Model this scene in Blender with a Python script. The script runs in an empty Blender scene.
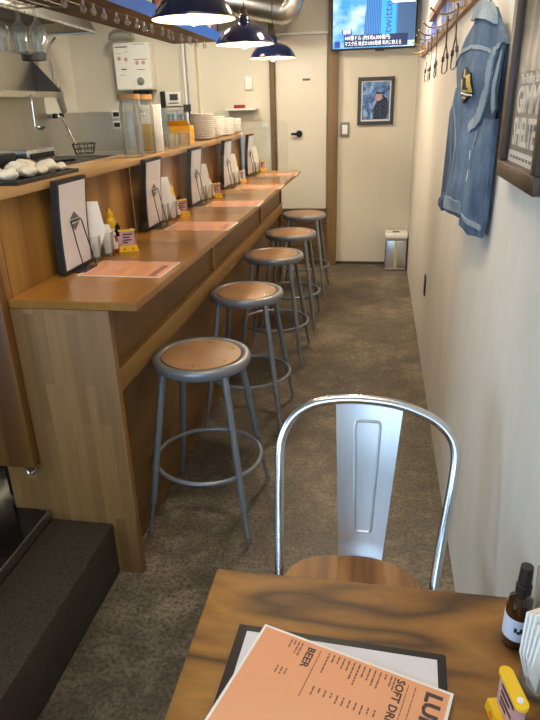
import bpy, bmesh, math, random
from math import sin, cos, pi, radians
from mathutils import Vector, Matrix, Euler
random.seed(7)
S = bpy.context.scene
COL = S.collection

# ------------------------------------------------------------------ helpers
class MB:
    """collects simple shapes into one mesh"""
    def __init__(self): self.bm = bmesh.new()
    def _x(self, vs, M):
        if M is not None: bmesh.ops.transform(self.bm, matrix=M, verts=vs)
    def box(self, x0, x1, y0, y1, z0, z1, M=None, bev=0.0, seg=2):
        r = bmesh.ops.create_cube(self.bm, size=1)
        vs = r['verts']
        bmesh.ops.scale(self.bm, vec=(x1-x0, y1-y0, z1-z0), verts=vs)
        bmesh.ops.translate(self.bm, vec=((x0+x1)/2, (y0+y1)/2, (z0+z1)/2), verts=vs)
        if bev > 0:
            es = list({e for v in vs for e in v.link_edges})
            rr = bmesh.ops.bevel(self.bm, geom=es, offset=bev, segments=seg, affect='EDGES', profile=.5)
            vs = list({v for f in rr['faces'] for v in f.verts} | {v for v in vs if v.is_valid})
        self._x(vs, M); return self
    def tube(self, pts, r, n=10, closed=False, cap=True):
        pts = [Vector(p) for p in pts]; m = len(pts)
        rs = r if isinstance(r, (list, tuple)) else [r]*m
        up = None; rings = []
        for i, p in enumerate(pts):
            a = pts[(i-1) % m] if (closed or i > 0) else p
            b = pts[(i+1) % m] if (closed or i < m-1) else p
            t = (b-a).normalized()
            if up is None:
                up = Vector((0, 0, 1)) if abs(t.z) < .9 else Vector((1, 0, 0))
            s = t.cross(up).normalized(); up = s.cross(t).normalized()
            rings.append([self.bm.verts.new(p + rs[i]*(cos(2*pi*k/n)*s + sin(2*pi*k/n)*up)) for k in range(n)])
        L = m if closed else m-1
        for i in range(L):
            A, B = rings[i], rings[(i+1) % m]
            for k in range(n):
                self.bm.faces.new((A[k], A[(k+1) % n], B[(k+1) % n], B[k]))
        if cap and not closed:
            self.bm.faces.new(rings[0][::-1]); self.bm.faces.new(rings[-1])
        return self
    def cyl(self, x, y, z0, z1, r, n=24, r2=None):
        return self.tube([(x, y, z0), (x, y, z1)], [r, r if r2 is None else r2], n)
    def lathe(self, prof, n=32, M=None, closed=False):
        """profile of (r, z); revolved about z"""
        rings = []; vs = []
        for r, z in prof:
            if r < 1e-6: ring = [self.bm.verts.new((0, 0, z))]
            else: ring = [self.bm.verts.new((r*cos(2*pi*k/n), r*sin(2*pi*k/n), z)) for k in range(n)]
            rings.append(ring); vs += ring
        pr = list(zip(rings, rings[1:])) + ([(rings[-1], rings[0])] if closed else [])
        for A, B in pr:
            for k in range(n):
                if len(A) == 1 and len(B) == 1: continue
                if len(A) == 1: self.bm.faces.new((A[0], B[k], B[(k+1) % n]))
                elif len(B) == 1: self.bm.faces.new((A[k], A[(k+1) % n], B[0]))
                else: self.bm.faces.new((A[k], A[(k+1) % n], B[(k+1) % n], B[k]))
        self._x(vs, M); return self
    def prism(self, poly, h, M=None):
        """poly in xy, extruded 0..h along z"""
        a = [self.bm.verts.new((p[0], p[1], 0)) for p in poly]
        b = [self.bm.verts.new((p[0], p[1], h)) for p in poly]
        n = len(poly)
        self.bm.faces.new(a[::-1]); self.bm.faces.new(b)
        for i in range(n): self.bm.faces.new((a[i], a[(i+1) % n], b[(i+1) % n], b[i]))
        self._x(a+b, M); return self
    def blob(self, c, r, M=None, sub=2, jitter=0):
        res = bmesh.ops.create_icosphere(self.bm, subdivisions=sub, radius=1)
        vs = res['verts']
        bmesh.ops.scale(self.bm, vec=r, verts=vs)
        for v in vs:
            if jitter: v.co *= 1 + jitter*sin(7*v.co.x/r[0]+3*v.co.z/r[2]+c[0]*90)
        bmesh.ops.translate(self.bm, vec=c, verts=vs)
        self._x(vs, M); return self
    def build(self, name, mat, parent=None, smooth=True, ang=35):
        bm = self.bm
        bmesh.ops.recalc_face_normals(bm, faces=bm.faces)
        me = bpy.data.meshes.new(name); bm.to_mesh(me); bm.free()
        if smooth:
            for p in me.polygons: p.use_smooth = True
            me.set_sharp_from_angle(angle=radians(ang))
        me.materials.append(mat)
        o = bpy.data.objects.new(name, me); COL.objects.link(o)
        if parent is not None: o.parent = parent
        return o

def tag(o, label=None, cat=None, group=None, kind=None):
    if label: o['label'] = label
    if cat: o['category'] = cat
    if group: o['group'] = group
    if kind: o['kind'] = kind
    return o
def thing(name, label, cat, loc=(0, 0, 0), rz=0, group=None):
    o = bpy.data.objects.new(name, None); COL.objects.link(o)
    o.empty_display_size = .05
    o.location = loc; o.rotation_euler = (0, 0, rz)
    return tag(o, label, cat, group)
def struct(name, mb, mat, parent=None, smooth=False):
    o = mb.build(name, mat, parent, smooth)
    if parent is None: o['kind'] = 'structure'
    return o
def dup(root, loc, label=None, rz=None, group=None):
    def cp(o, par):
        c = o.copy(); COL.objects.link(c)
        if par is not None: c.parent = par
        for ch in list(o.children): cp(ch, c)
        return c
    kids = list(root.children)
    r = root.copy(); COL.objects.link(r)
    for ch in kids: cp(ch, r)
    r.location = loc
    if rz is not None: r.rotation_euler = (0, 0, rz)
    if label: r['label'] = label
    if group: r['group'] = group
    return r
def text(name, body, size, mat, parent, M, off=0.0, ext=0.0004, align='CENTER', sx=1.0):
    cu = bpy.data.curves.new(name, 'FONT'); cu.body = body; cu.size = size
    cu.align_x = align; cu.align_y = 'CENTER'; cu.extrude = ext; cu.offset = off
    cu.resolution_u = 2
    t = bpy.data.objects.new(name+'_tmp', cu); COL.objects.link(t)
    dg = bpy.context.evaluated_depsgraph_get(); dg.update()
    me = bpy.data.meshes.new_from_object(t.evaluated_get(dg))
    bpy.data.objects.remove(t); bpy.data.curves.remove(cu)
    me.transform(M @ Matrix.Diagonal((sx, 1, 1, 1)))
    me.materials.clear(); me.materials.append(mat)
    o = bpy.data.objects.new(name, me); COL.objects.link(o); o.parent = parent
    return o
def frame_M(o, x, y):
    """matrix with origin o, axes x, y and z = x cross y"""
    x = Vector(x).normalized(); y = Vector(y).normalized(); z = x.cross(y)
    M = Matrix.Identity(4)
    for i in range(3): M[i][0], M[i][1], M[i][2], M[i][3] = x[i], y[i], z[i], o[i]
    return M
ORD = ['nearest', 'second nearest', 'middle', 'second farthest', 'farthest']

# ------------------------------------------------------------------ materials
def srgb(r, g, b):
    f = lambda c: c/12.92 if c <= .04045 else ((c+.055)/1.055)**2.4
    return (f(r/255), f(g/255), f(b/255), 1)
class NT:
    def __init__(self, name):
        self.m = bpy.data.materials.new(name); self.m.use_nodes = True
        self.t = self.m.node_tree; self.n = self.t.nodes; self.l = self.t.links
        self.b = self.n['Principled BSDF']; self.out = self.n['Material Output']
    def node(self, typ, **kw):
        x = self.n.new(typ)
        for k, v in kw.items():
            if hasattr(x, k) and k not in x.inputs: setattr(x, k, v)
            else: x.inputs[k].default_value = v
        return x
    def link(self, a, b): self.l.new(a, b)
    def coords(self, scale=(1, 1, 1), rot=(0, 0, 0)):
        tc = self.n.new('ShaderNodeTexCoord'); mp = self.n.new('ShaderNodeMapping')
        mp.inputs['Scale'].default_value = scale; mp.inputs['Rotation'].default_value = rot
        self.link(tc.outputs['Object'], mp.inputs['Vector']); return mp.outputs['Vector']
    def noise(self, vec, scale, detail=4, rough=.55, dist=0):
        x = self.n.new('ShaderNodeTexNoise')
        x.inputs['Scale'].default_value = scale; x.inputs['Detail'].default_value = detail
        x.inputs['Roughness'].default_value = rough; x.inputs['Distortion'].default_value = dist
        self.link(vec, x.inputs['Vector']); return x.outputs['Fac']
    def ramp(self, fac, stops):
        x = self.n.new('ShaderNodeValToRGB'); e = x.color_ramp.elements
        e[0].position, e[0].color = stops[0]; e[1].position, e[1].color = stops[-1]
        for p, c in stops[1:-1]:
            k = e.new(p); k.color = c
        self.link(fac, x.inputs['Fac']); return x.outputs['Color']
    def mix(self, a, b, fac, mode='MIX'):
        x = self.n.new('ShaderNodeMix'); x.data_type = 'RGBA'; x.blend_type = mode
        for s, v in ((x.inputs[6], a), (x.inputs[7], b), (x.inputs[0], fac)):
            if hasattr(v, 'is_linked') or hasattr(v, 'links'): self.link(v, s)
            else: s.default_value = v
        return x.outputs[2]
    def math(self, op, a, b=0.0):
        x = self.n.new('ShaderNodeMath'); x.operation = op
        for s, v in ((x.inputs[0], a), (x.inputs[1], b)):
            if isinstance(v, (int, float)): s.default_value = v
            else: self.link(v, s)
        return x.outputs[0]
    def bump(self, h, strength=.2, dist=.01):
        x = self.n.new('ShaderNodeBump'); x.inputs['Strength'].default_value = strength
        x.inputs['Distance'].default_value = dist
        self.link(h, x.inputs['Height']); self.link(x.outputs['Normal'], self.b.inputs['Normal'])
    def set(self, **kw):
        for k, v in kw.items():
            k = k.replace('_', ' ')
            s = self.b.inputs[k]
            if hasattr(v, 'is_linked') or hasattr(v, 'links'): self.link(v, s)
            else: s.default_value = v
        return self

def plain(name, c, rough=.5, metal=0.0, var=.06, scale=30, **kw):
    t = NT(name); v = t.coords()
    n = t.noise(v, scale, 3)
    lo = tuple(x*(1-var) for x in c[:3]) + (1,); hi = tuple(min(1, x*(1+var)) for x in c[:3]) + (1,)
    t.set(Base_Color=t.ramp(n, [(.3, lo), (.7, hi)]), Roughness=rough, Metallic=metal, **kw)
    return t.m
def wood(name, dark, mid, light, axis='x', scale=3, stretch=.06, rough=.4, rings=6, bump=.05, coat=0, sharp=.55):
    t = NT(name)
    sc = [1, 1, 1]; sc['xyz'.index(axis)] = stretch
    v = t.coords(tuple(sc))
    n = t.noise(v, scale, 3, .5, .3)
    r = t.math('PINGPONG', t.math('MULTIPLY', n, rings), 1.0)
    col = t.ramp(r, [(.0, light), (sharp, mid), (1, dark)])
    f = t.noise(v, scale*28, 4, .6)
    col = t.mix(col, t.ramp(f, [(.3, (.62, .58, .52, 1)), (.65, (1, 1, 1, 1))]), .55, 'MULTIPLY')
    t.set(Base_Color=col, Roughness=rough, Coat_Weight=coat, Coat_Roughness=.12)
    t.bump(f, bump, .003)
    return t.m
def staves(name, c1, c2, u, v, width, length, rough=.45, coat=0, grain_dark=.75):
    """glued staves: u = axis along a stave, v = axis across"""
    t = NT(name); tc = t.n.new('ShaderNodeTexCoord'); sp = t.n.new('ShaderNodeSeparateXYZ'); cb = t.n.new('ShaderNodeCombineXYZ')
    t.link(tc.outputs['Object'], sp.inputs[0]); ix = {'x': 0, 'y': 1, 'z': 2}
    t.link(sp.outputs[ix[u]], cb.inputs[0]); t.link(sp.outputs[ix[v]], cb.inputs[1])
    br = t.n.new('ShaderNodeTexBrick'); br.offset = .37; br.offset_frequency = 2
    br.inputs['Scale'].default_value = 1; br.inputs['Brick Width'].default_value = length
    br.inputs['Row Height'].default_value = width; br.inputs['Mortar Size'].default_value = .0004
    br.inputs['Color1'].default_value = c1; br.inputs['Color2'].default_value = c2
    br.inputs['Mortar'].default_value = tuple(x*.6 for x in c1[:3]) + (1,)
    t.link(cb.outputs[0], br.inputs['Vector'])
    mp = t.n.new('ShaderNodeMapping'); mp.inputs['Scale'].default_value = (.05, 1, 1)
    t.link(cb.outputs[0], mp.inputs['Vector'])
    f = t.noise(mp.outputs['Vector'], 110, 4, .6)
    g = t.noise(mp.outputs['Vector'], 14, 3, .5)
    d = (grain_dark, grain_dark*.96, grain_dark*.9, 1)
    col = t.mix(br.outputs['Color'], t.ramp(f, [(.32, d), (.62, (1, 1, 1, 1))]), .6, 'MULTIPLY')
    col = t.mix(col, t.ramp(g, [(.35, d), (.65, (1.0, 1.0, 1.0, 1))]), .6, 'MULTIPLY')
    t.set(Base_Color=col, Roughness=rough, Coat_Weight=coat, Coat_Roughness=.15)
    t.bump(f, .05, .002); return t.m
def brushed(name, c, axis='z', rough=.32, metal=1.0, var=.12, fine=90):
    t = NT(name); sc = [1, 1, 1]; sc['xyz'.index(axis)] = .03
    v = t.coords(tuple(sc)); n = t.noise(v, fine, 4, .6)
    lo = tuple(x*(1-var) for x in c[:3]) + (1,)
    t.set(Base_Color=t.ramp(n, [(.3, lo), (.7, c)]), Metallic=metal,
          Roughness=t.math('ADD', t.math('MULTIPLY', n, .12), rough-.06))
    return t.m
def clear(name, tint=(.96, .98, .97, 1), rough=.02, ior=1.45, gloss=1.0, white_mix=0):
    """thin clear sheet or vessel: see-through with fresnel reflections"""
    t = NT(name); t.n.remove(t.b)
    fr = t.n.new('ShaderNodeFresnel'); fr.inputs['IOR'].default_value = ior
    tr = t.n.new('ShaderNodeBsdfTransparent'); tr.inputs['Color'].default_value = tint
    gl = t.n.new('ShaderNodeBsdfGlossy'); gl.inputs['Roughness'].default_value = rough
    mx = t.n.new('ShaderNodeMixShader')
    t.link(t.math('MULTIPLY', fr.outputs[0], gloss), mx.inputs[0])
    t.link(tr.outputs[0], mx.inputs[1]); t.link(gl.outputs[0], mx.inputs[2])
    res = mx
    if white_mix:
        df = t.n.new('ShaderNodeBsdfDiffuse'); df.inputs['Color'].default_value = (.9, .9, .88, 1)
        tl = t.n.new('ShaderNodeBsdfTranslucent'); tl.inputs['Color'].default_value = (.9, .9, .88, 1)
        m1 = t.n.new('ShaderNodeMixShader'); t.link(df.outputs[0], m1.inputs[1]); t.link(tl.outputs[0], m1.inputs[2])
        m2 = t.n.new('ShaderNodeMixShader'); m2.inputs[0].default_value = white_mix
        t.link(mx.outputs[0], m2.inputs[1]); t.link(m1.outputs[0], m2.inputs[2]); res = m2
    t.link(res.outputs[0], t.out.inputs['Surface']); return t.m
def emit(name, c, strength):
    t = NT(name); t.set(Base_Color=c, Emission_Color=c, Emission_Strength=strength, Roughness=.4); return t.m

M = {}
# floor: worn concrete
t = NT('worn_concrete'); v = t.coords()
a = t.noise(v, 1.7, 5, .6); b = t.noise(v, 9, 6, .7, .4); c = t.noise(v, 75, 5, .75)
col = t.ramp(t.mix(a, b, .5), [(.36, srgb(64, 56, 46)), (.5, srgb(97, 86, 70)), (.64, srgb(140, 127, 104))])
col = t.mix(col, t.ramp(c, [(.40, (.22, .22, .22, 1)), (.56, (1.2, 1.2, 1.2, 1))]), .75, 'MULTIPLY')
sc = t.noise(t.coords((1, 1.2, 1)), 22, 8, .75, .8)
pt = t.noise(v, 2.1, 2, .5)
sm = t.math('MULTIPLY', t.ramp(sc, [(.6, (0, 0, 0, 1)), (.7, (1, 1, 1, 1))]), t.ramp(pt, [(.46, (0, 0, 0, 1)), (.56, (1, 1, 1, 1))]))
col = t.mix(col, srgb(186, 178, 160), t.math('MULTIPLY', sm, .55))
t.set(Base_Color=col, Roughness=t.math('ADD', t.math('MULTIPLY', b, .35), .32)); t.bump(c, .25, .004); M['floor'] = t.m
# plaster walls
def plaster(name, c, var=.05):
    t = NT(name); v = t.coords((1, 1, .35)); n = t.noise(v, 5, 5, .6); f = t.noise(t.coords((1, 1, .2)), 70, 4, .6)
    lo = tuple(x*(1-var) for x in c[:3]) + (1,)
    t.set(Base_Color=t.ramp(n, [(.35, lo), (.6, c)]), Roughness=.6); t.bump(f, .12, .003); return t.m
M['wall'] = plaster('white_plaster', srgb(230, 223, 211), .09)
M['wall_far'] = plaster('cream_plaster', srgb(214, 206, 188), .03)
M['wall_kit'] = plaster('kitchen_plaster', srgb(226, 222, 210), .03)
M['ceil'] = plaster('ceiling_paint', srgb(205, 198, 186))
M['door'] = plain('door_white', srgb(204, 197, 182), .4, var=.02)
M['kitfloor'] = plain('dark_gloss_tile', srgb(26, 22, 20), .1)
M['step'] = plain('gritty_black_stone', srgb(54, 45, 34), .75, var=.6, scale=130)
M['trimmetal'] = brushed('edge_metal', (.55, .54, .52, 1), 'y', .3)
M['post'] = wood('dark_post_wood', srgb(84, 64, 38), srgb(108, 84, 52), srgb(126, 100, 64), 'z', 5, .08, .55, 3)
M['riser'] = wood('riser_wood', srgb(76, 58, 34), srgb(96, 75, 44), srgb(112, 88, 54), 'x', 5, .1, .55, 3)
# bar woods
M['panel'] = staves('end_panel_staves', srgb(156, 112, 60), srgb(130, 91, 47), 'z', 'x', .033, .36, .55)
M['endstrip'] = wood('pale_end_wood', srgb(158, 112, 62), srgb(176, 128, 74), srgb(188, 142, 86), 'z', 5, .06, .5, 3)
M['top'] = staves('varnished_bar_top', srgb(178, 124, 54), srgb(152, 103, 42), 'y', 'x', .09, 1.1, .3, .35, .8)
M['topedge'] = M['top']
M['ledge'] = staves('ledge_wood', srgb(202, 160, 106), srgb(184, 142, 90), 'y', 'x', .07, 1.3, .42, .1, .85)
M['backboard'] = wood('back_board_ply', srgb(116, 78, 30), srgb(150, 105, 44), srgb(172, 126, 58), 'z', 6, .04, .5, 5)
M['front'] = wood('bar_front_ply', srgb(70, 48, 22), srgb(102, 72, 34), srgb(128, 94, 48), 'y', 4.5, .2, .45, 4)
M['rail'] = wood('bar_rail_wood', srgb(136, 98, 46), srgb(164, 122, 62), srgb(180, 138, 76), 'y', 4, .07, .45, 4)
M['gate'] = wood('gate_ply', srgb(92, 56, 20), srgb(116, 74, 29), srgb(130, 86, 36), 'z', 5, .05, .45, 5)
M['table'] = wood('table_ply', srgb(74, 47, 16), srgb(136, 92, 36), srgb(164, 116, 50), 'x', 3.6, .32, .5, 20, .04, 0, .62)
M['seatwood'] = wood('chair_seat_wood', srgb(120, 78, 36), srgb(156, 106, 54), srgb(172, 122, 66), 'y', 9, .05, .4, 6)
M['shelfwood'] = wood('shelf_ply', srgb(96, 64, 34), srgb(116, 80, 44), srgb(132, 94, 54), 'x', 3, .2, .6, 3)
M['hardboard'] = plain('brown_hardboard', srgb(172, 130, 92), .42, var=.12, scale=14)
M['stool'] = plain('stool_grey_paint', (.22, .235, .26, 1), .36, .3, .05)
M['stoolrim'] = plain('stool_rim_paint', (.27, .285, .31, 1), .32, .4, .05)
M['chrome'] = plain('chrome', (.75, .74, .72, 1), .15, 1, .03)
M['steel'] = brushed('brushed_steel', (.72, .72, .72, 1), 'x', .28)
M['steelz'] = brushed('brushed_steel_upright', (.70, .70, .70, 1), 'z', .3)
M['kitsteel'] = brushed('kitchen_steel', (.60, .56, .48, 1), 'z', .34)
M['chair'] = brushed('chair_steel', (.80, .82, .86, 1), 'z', .42, .9, .06)
M['tube'] = plain('chair_tube_steel', (.66, .67, .69, 1), .24, 1, .04)
M['black'] = plain('black_cover', srgb(27, 25, 25), .5, var=.1)
M['blackmetal'] = plain('black_metal', srgb(22, 21, 21), .35, .3)
M['paper'] = plain('white_paper', srgb(238, 234, 228), .55, var=.015)
M['sheet'] = plain('menu_paper_white', srgb(226, 222, 226), .16, var=.02)
M['orange'] = plain('orange_laminate', srgb(236, 166, 124), .22, var=.02, scale=8)
M['ink'] = plain('dark_ink', srgb(62, 48, 44), .4)
M['inklight'] = plain('brown_ink', srgb(150, 96, 74), .4)
M['printink'] = plain('print_ink', srgb(118, 78, 62), .4)
M['inkpale'] = plain('grey_ink', srgb(104, 98, 100), .5)
M['navy'] = plain('navy_enamel', srgb(16, 26, 62), .16, 0, .05, Coat_Weight=.6, Coat_Roughness=.08)
M['cream'] = plain('cream_enamel', srgb(236, 206, 158), .5, var=.02)
M['brass'] = plain('brass', (.62, .43, .17, 1), .28, 1, .05)
M['white'] = plain('white_plastic', srgb(232, 229, 222), .35, var=.02)
M['ceramic'] = plain('white_ceramic', srgb(248, 246, 240), .2, var=.01)
M['heater'] = plain('heater_enamel', srgb(232, 229, 220), .3, var=.02)
M['greyplastic'] = plain('grey_plastic', srgb(120, 120, 118), .4)
M['darkgrey'] = plain('dark_grey', srgb(60, 60, 62), .4)
M['yellow'] = plain('yellow_plastic', srgb(242, 196, 30), .32, var=.03)
M['yellowbox'] = plain('yellow_carton', srgb(236, 178, 48), .45)
M['red'] = plain('red_plastic', srgb(150, 38, 26), .35)
M['orangeplastic'] = plain('orange_plastic', srgb(236, 120, 30), .4)
M['brownsauce'] = plain('dark_sauce', srgb(48, 24, 16), .15)
M['pinkcard'] = plain('pinkish_card', srgb(196, 150, 152), .3, var=.25, scale=60)
M['amber'] = plain('amber_glass', srgb(46, 22, 8), .06, 0, .1, Coat_Weight=1.0)
M['clear'] = clear('clear_glass')
M['glassgrey'] = clear('thick_glass', (.97, .98, .97, 1), .03, 1.45, .7, .07)  # clear glass with white mixed in to stand for bright refracted light
M['artglass'] = clear('picture_glazing', (.98, .98, .98, 1), .03, 1.3, .3)
M['acrylic'] = clear('clear_acrylic', (.97, .98, .98, 1), .01, 1.49)
M['liquid'] = clear('yellow_liquor', (.86, .70, .16, 1), .03, 1.33, .6)
M['blue'] = plain('blue_painted_steel', srgb(34, 104, 216), .35, .1, .06)
M['bluepanel'] = None
M['rackwood'] = wood('rack_wood', srgb(120, 86, 58), srgb(150, 110, 78), srgb(168, 128, 94), 'y', 6, .06, .5, 3)
M['wire'] = plain('hanger_wire', srgb(96, 92, 86), .35, .8)
M['framewood'] = wood('dark_frame_wood', srgb(58, 42, 28), srgb(76, 56, 38), srgb(92, 70, 48), 'z', 8, .06, .45, 3)
M['frameblack'] = plain('frame_black', srgb(46, 40, 34), .4)
M['bulb'] = emit('lit_bulb', (1, .80, .50, 1), 22)
M['bulbglass'] = clear('bulb_glass', (.95, .94, .92, 1), .04, 1.5, 1, .14)
M['socket'] = plain('pendant_socket', srgb(70, 56, 42), .3, .7)
M['cord'] = plain('black_cord', srgb(18, 17, 17), .6)
M['duct'] = brushed('duct_foil', (.62, .60, .56, 1), 'z', .3, 1, .2, 60)
M['label'] = plain('bottle_label', srgb(214, 222, 240), .4, var=.02)
M['food'] = plain('pale_food', srgb(240, 230, 208), .6, var=.06, scale=25)
M['tray'] = plain('black_tray', srgb(34, 30, 27), .35)
M['napkin'] = plain('napkin_paper', srgb(246, 243, 236), .8, var=.02, scale=60)
M['kraft'] = plain('chopstick_sleeve', srgb(150, 138, 120), .6, var=.15, scale=40)
t = NT('blue_backing'); n = t.noise(t.coords((1, 1, 1)), 5, 3, .6)
t.set(Base_Color=t.ramp(n, [(.42, srgb(70, 96, 190)), (.5, srgb(110, 130, 210)), (.58, srgb(214, 208, 200))]), Roughness=.5); M['bluepanel'] = t.m
# denim
def denim(name, c, fade):
    t = NT(name); v = t.coords(); n = t.noise(t.coords((1, 1, .4)), 9, 5, .65); w = t.noise(t.coords((1, 1, .25)), 240, 2, .5)
    col = t.ramp(n, [(.34, c), (.66, fade)])
    col = t.mix(col, t.ramp(w, [(.35, (.7, .72, .76, 1)), (.65, (1.08, 1.08, 1.06, 1))]), .7, 'MULTIPLY')
    t.set(Base_Color=col, Roughness=.9); t.bump(w, .3, .002); return t.m
M['denim'] = denim('faded_denim', srgb(48, 68, 96), srgb(104, 128, 154))
M['denimdark'] = denim('dark_denim', srgb(40, 54, 78), srgb(74, 94, 122))
M['denimpale'] = denim('pale_denim', srgb(110, 130, 146), srgb(164, 176, 184))
M['patch'] = plain('navy_patch', srgb(18, 22, 40), .7)
M['gold'] = plain('gold_thread', srgb(204, 176, 84), .6)

# ------------------------------------------------------------------ the room
CEIL = 2.62
struct('floor', MB().box(-3.0, .45, -1.7, 6.25, -.06, 0), M['floor'])
struct('floor_kitchen', MB().box(-2.95, -1.0685, -1.6, 1.574, .0005, .24).box(-2.95, -1.2, 1.574, 6.099, .0005, .24), M['kitfloor'])
struct('trim_1', MB().box(-1.068, -1.061, -1.6, 1.574, .2065, .2425).box(-1.1, -1.061, 1.568, 1.574, .2405, .2425), M['trimmetal'])
struct('step', MB().box(-1.06, -.84, -1.6, 1.574, .0005, .206, bev=.004), M['step'], smooth=True)
struct('wall_right', MB().box(.305, .42, -1.7, 6.2, -.05, CEIL), M['wall'])
struct('wall_far', MB().box(-3.0, .305, 6.1, 6.22, -.05, CEIL), M['wall_far'])
struct('wall_left', MB().box(-3.05, -2.95, -1.7, -1.3, -.05, CEIL).box(-3.05, -2.95, .8, 6.2, -.05, CEIL).box(-3.05, -2.95, -1.3, .8, -.05, .6).box(-3.05, -2.95, -1.3, .8, 2.2, CEIL), M['wall_kit'])
w = bpy.data.objects.new('window_2', None); COL.objects.link(w); w['kind'] = 'structure'; w.location = (-3.0, -.25, .6)
f = MB()
for y in (-1.024, 0, 1.024): f.box(-.03, .03, y-.025, y+.025, .001, 1.599)
f.box(-.028, .028, -1.049, 1.049, .001, .05).box(-.028, .028, -1.049, 1.049, 1.55, 1.599)
f.build('window_frame', M['blackmetal'], w)
MB().box(-.004, .004, -1.045, 1.045, .01, 1.59).build('pane', M['clear'], w)
struct('ceiling', MB().box(-3.05, .42, -1.7, 6.2, CEIL, CEIL+.08), M['ceil'])
struct('wall_back', MB().box(-3.0, -1.75, -1.7, -1.6, -.05, CEIL).box(.2, .305, -1.7, -1.6, -.05, CEIL)
       .box(-1.75, .2, -1.7, -1.6, 2.15, CEIL).box(-1.75, .2, -1.7, -1.6, -.05, .25), M['wall'])
w = bpy.data.objects.new('window_1', None); COL.objects.link(w); w['kind'] = 'structure'; w.location = (-.775, -1.65, .25)
f = MB()
for x in (-.949, -.32, .32, .949): f.box(x-.025, x+.025, -.03, .03, 0.001, 1.899)
f.box(-0.974, 0.974, -.03, .03, 0.001, .06).box(-0.974, 0.974, -.03, .03, 1.84, 1.899).box(-0.974, 0.974, -.028, .028, 1.25, 1.29)
f.build('window_frame', M['blackmetal'], w)
MB().box(-.97, .97, -.004, .004, .01, 1.89).build('pane', M['clear'], w)
# door in the far wall, its header, the wooden riser under it and the posts
d = bpy.data.objects.new('door_1', None); COL.objects.link(d); d['kind'] = 'structure'; d.location = (-.72, 6.1, .552)
MB().box(-.236, .226, -.03, -.001, 0, 1.51).build('door_leaf', M['door'], d)
k = MB().cyl(0, 0, 0, .012, .03); k.tube([(0, 0, 0), (0, 0, .05)], .012).tube([(0, 0, .045), (-.07, 0, .05)], .011)
o = k.build('handle', M['blackmetal'], d); o.rotation_euler = (radians(90), 0, 0); o.location = (-.03, -.03, .69)
MB().box(.005, .075, -.036, -.0305, 1.142, 1.16).build('name_strip', M['darkgrey'], d)
struct('trim_2', MB().box(-.97, -.482, 6.05, 6.099, 2.066, 2.086), M['white'])
struct('trim_3', MB().box(-.482, -.39, 6.04, 6.099, .0005, CEIL-.001), M['post'])
struct('trim_4', MB().box(-1.018, -.972, 6.05, 6.099, .0005, 2.4), M['post'])
struct('trim_5', MB().box(-.97, -.483, 6.05, 6.099, .0005, .18).box(-.97, -.483, 6.053, 6.099, .184, .41).box(-.97, -.483, 6.05, 6.099, .414, .55), M['riser'])
struct('baseboard_far', MB().box(-.389, .3, 6.09, 6.099, .0005, .025), M['darkgrey'])
struct('trim_6', MB().box(-1.77, -1.70, 6.02, 6.099, .25, CEIL-.001), M['wall_far'])

# ------------------------------------------------------------------ the bar
PY = 1.575
bar = thing('bar_counter', 'long wooden bar counter with staved end panel and brown plywood front', 'bar counter', (-.96, PY, 0))
B = lambda x: x+.96
def bx(x0, x1, y0, y1, z0, z1, bev=0): return MB().box(B(x0), B(x1), y0-PY, y1-PY, z0, z1, bev=bev)
bx(-1.19, -.755, PY, PY+.028, .001, .9645, .0015).build('end_panel', M['panel'], bar)
bx(-1.19, -1.0665, PY, PY+.028, .966, 1.274, .0015).build('post', M['endstrip'], bar)
bx(-.84, -.812, PY+.029, 5.2, .735, .9645).build('upper_board', M['front'], bar)
bx(-.84, -.79, PY+.029, 5.2, .655, .7345, .002).build('rail', M['rail'], bar)
bx(-.86, -.826, PY+.029, 5.2, .001, .6545).build('lower_panel', M['front'], bar)
for y in (2.92, 4.25):
    bx(-.8115, -.797, y, y+.02, .735, .9645).build('support_rib', M['rail'], bar)
bx(-1.19, -.80, 5.2005, 5.228, .001, .9645).build('end_panel', M['panel'], bar)
top = MB(); zt = .9655
poly = [(-1.0645, PY-.002), (-.667, PY-.002), (-.64, 5.25), (-1.0645, 5.25)]
top.prism(poly, .0245, Matrix.Translation((0, 0, zt)))
bmesh.ops.bevel(top.bm, geom=list(top.bm.edges), offset=.002, segments=2, affect='EDGES')
o = top.build('bar_top', M['top']); o.name = 'bar_countertop'; tag(o, 'long varnished orange-brown wooden bar top that carries the menus', 'countertop')
led = thing('service_ledge', 'raised wooden ledge shelf running along behind the bar top', 'ledge', (-1.2, PY+.03, .9665))
MB().box(.105, .134, 0, 3.45, -.96, .3075).build('back_board', M['backboard'], led)
MB().box(-.03, .17, -.045, 3.46, .3085, .3335, bev=.002).build('shelf_board', M['ledge'], led)
LZ = 1.301
g = thing('gate', 'brown plywood swing gate panel at the left end of the bar', 'gate', (-1.5, 1.555, .43))
MB().box(-.4, .436, -.017, .017, 0, .83, bev=.002).build('panel', M['gate'], g)
k = MB().tube([(.42, 0, -.003), (.425, 0, -.018), (.415, 0, -.03), (.40, 0, -.03), (.395, 0, -.016)], .006, 8).box(.395, .435, -.012, .012, -.005, 0)
k.build('catch', M['chrome'], g)
r = thing('kitchen_rack', 'black metal rack leg with chrome bolt foot under the plywood gate', 'rack', (-1.505, 1.745, .241))
for x in (-.3, .29):
    for y in (-.12, .3):
        L = MB().box(x-.014, x+.014, y-.014, y+.014, .02, .55).build('leg', M['blackmetal'], r)
        MB().cyl(x, y, 0, .02, .016, 12).build('foot', M['chrome'], L)
MB().box(-.32, .305, -.135, .315, .55, .57).build('rack_shelf', M['blackmetal'], r)

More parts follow.
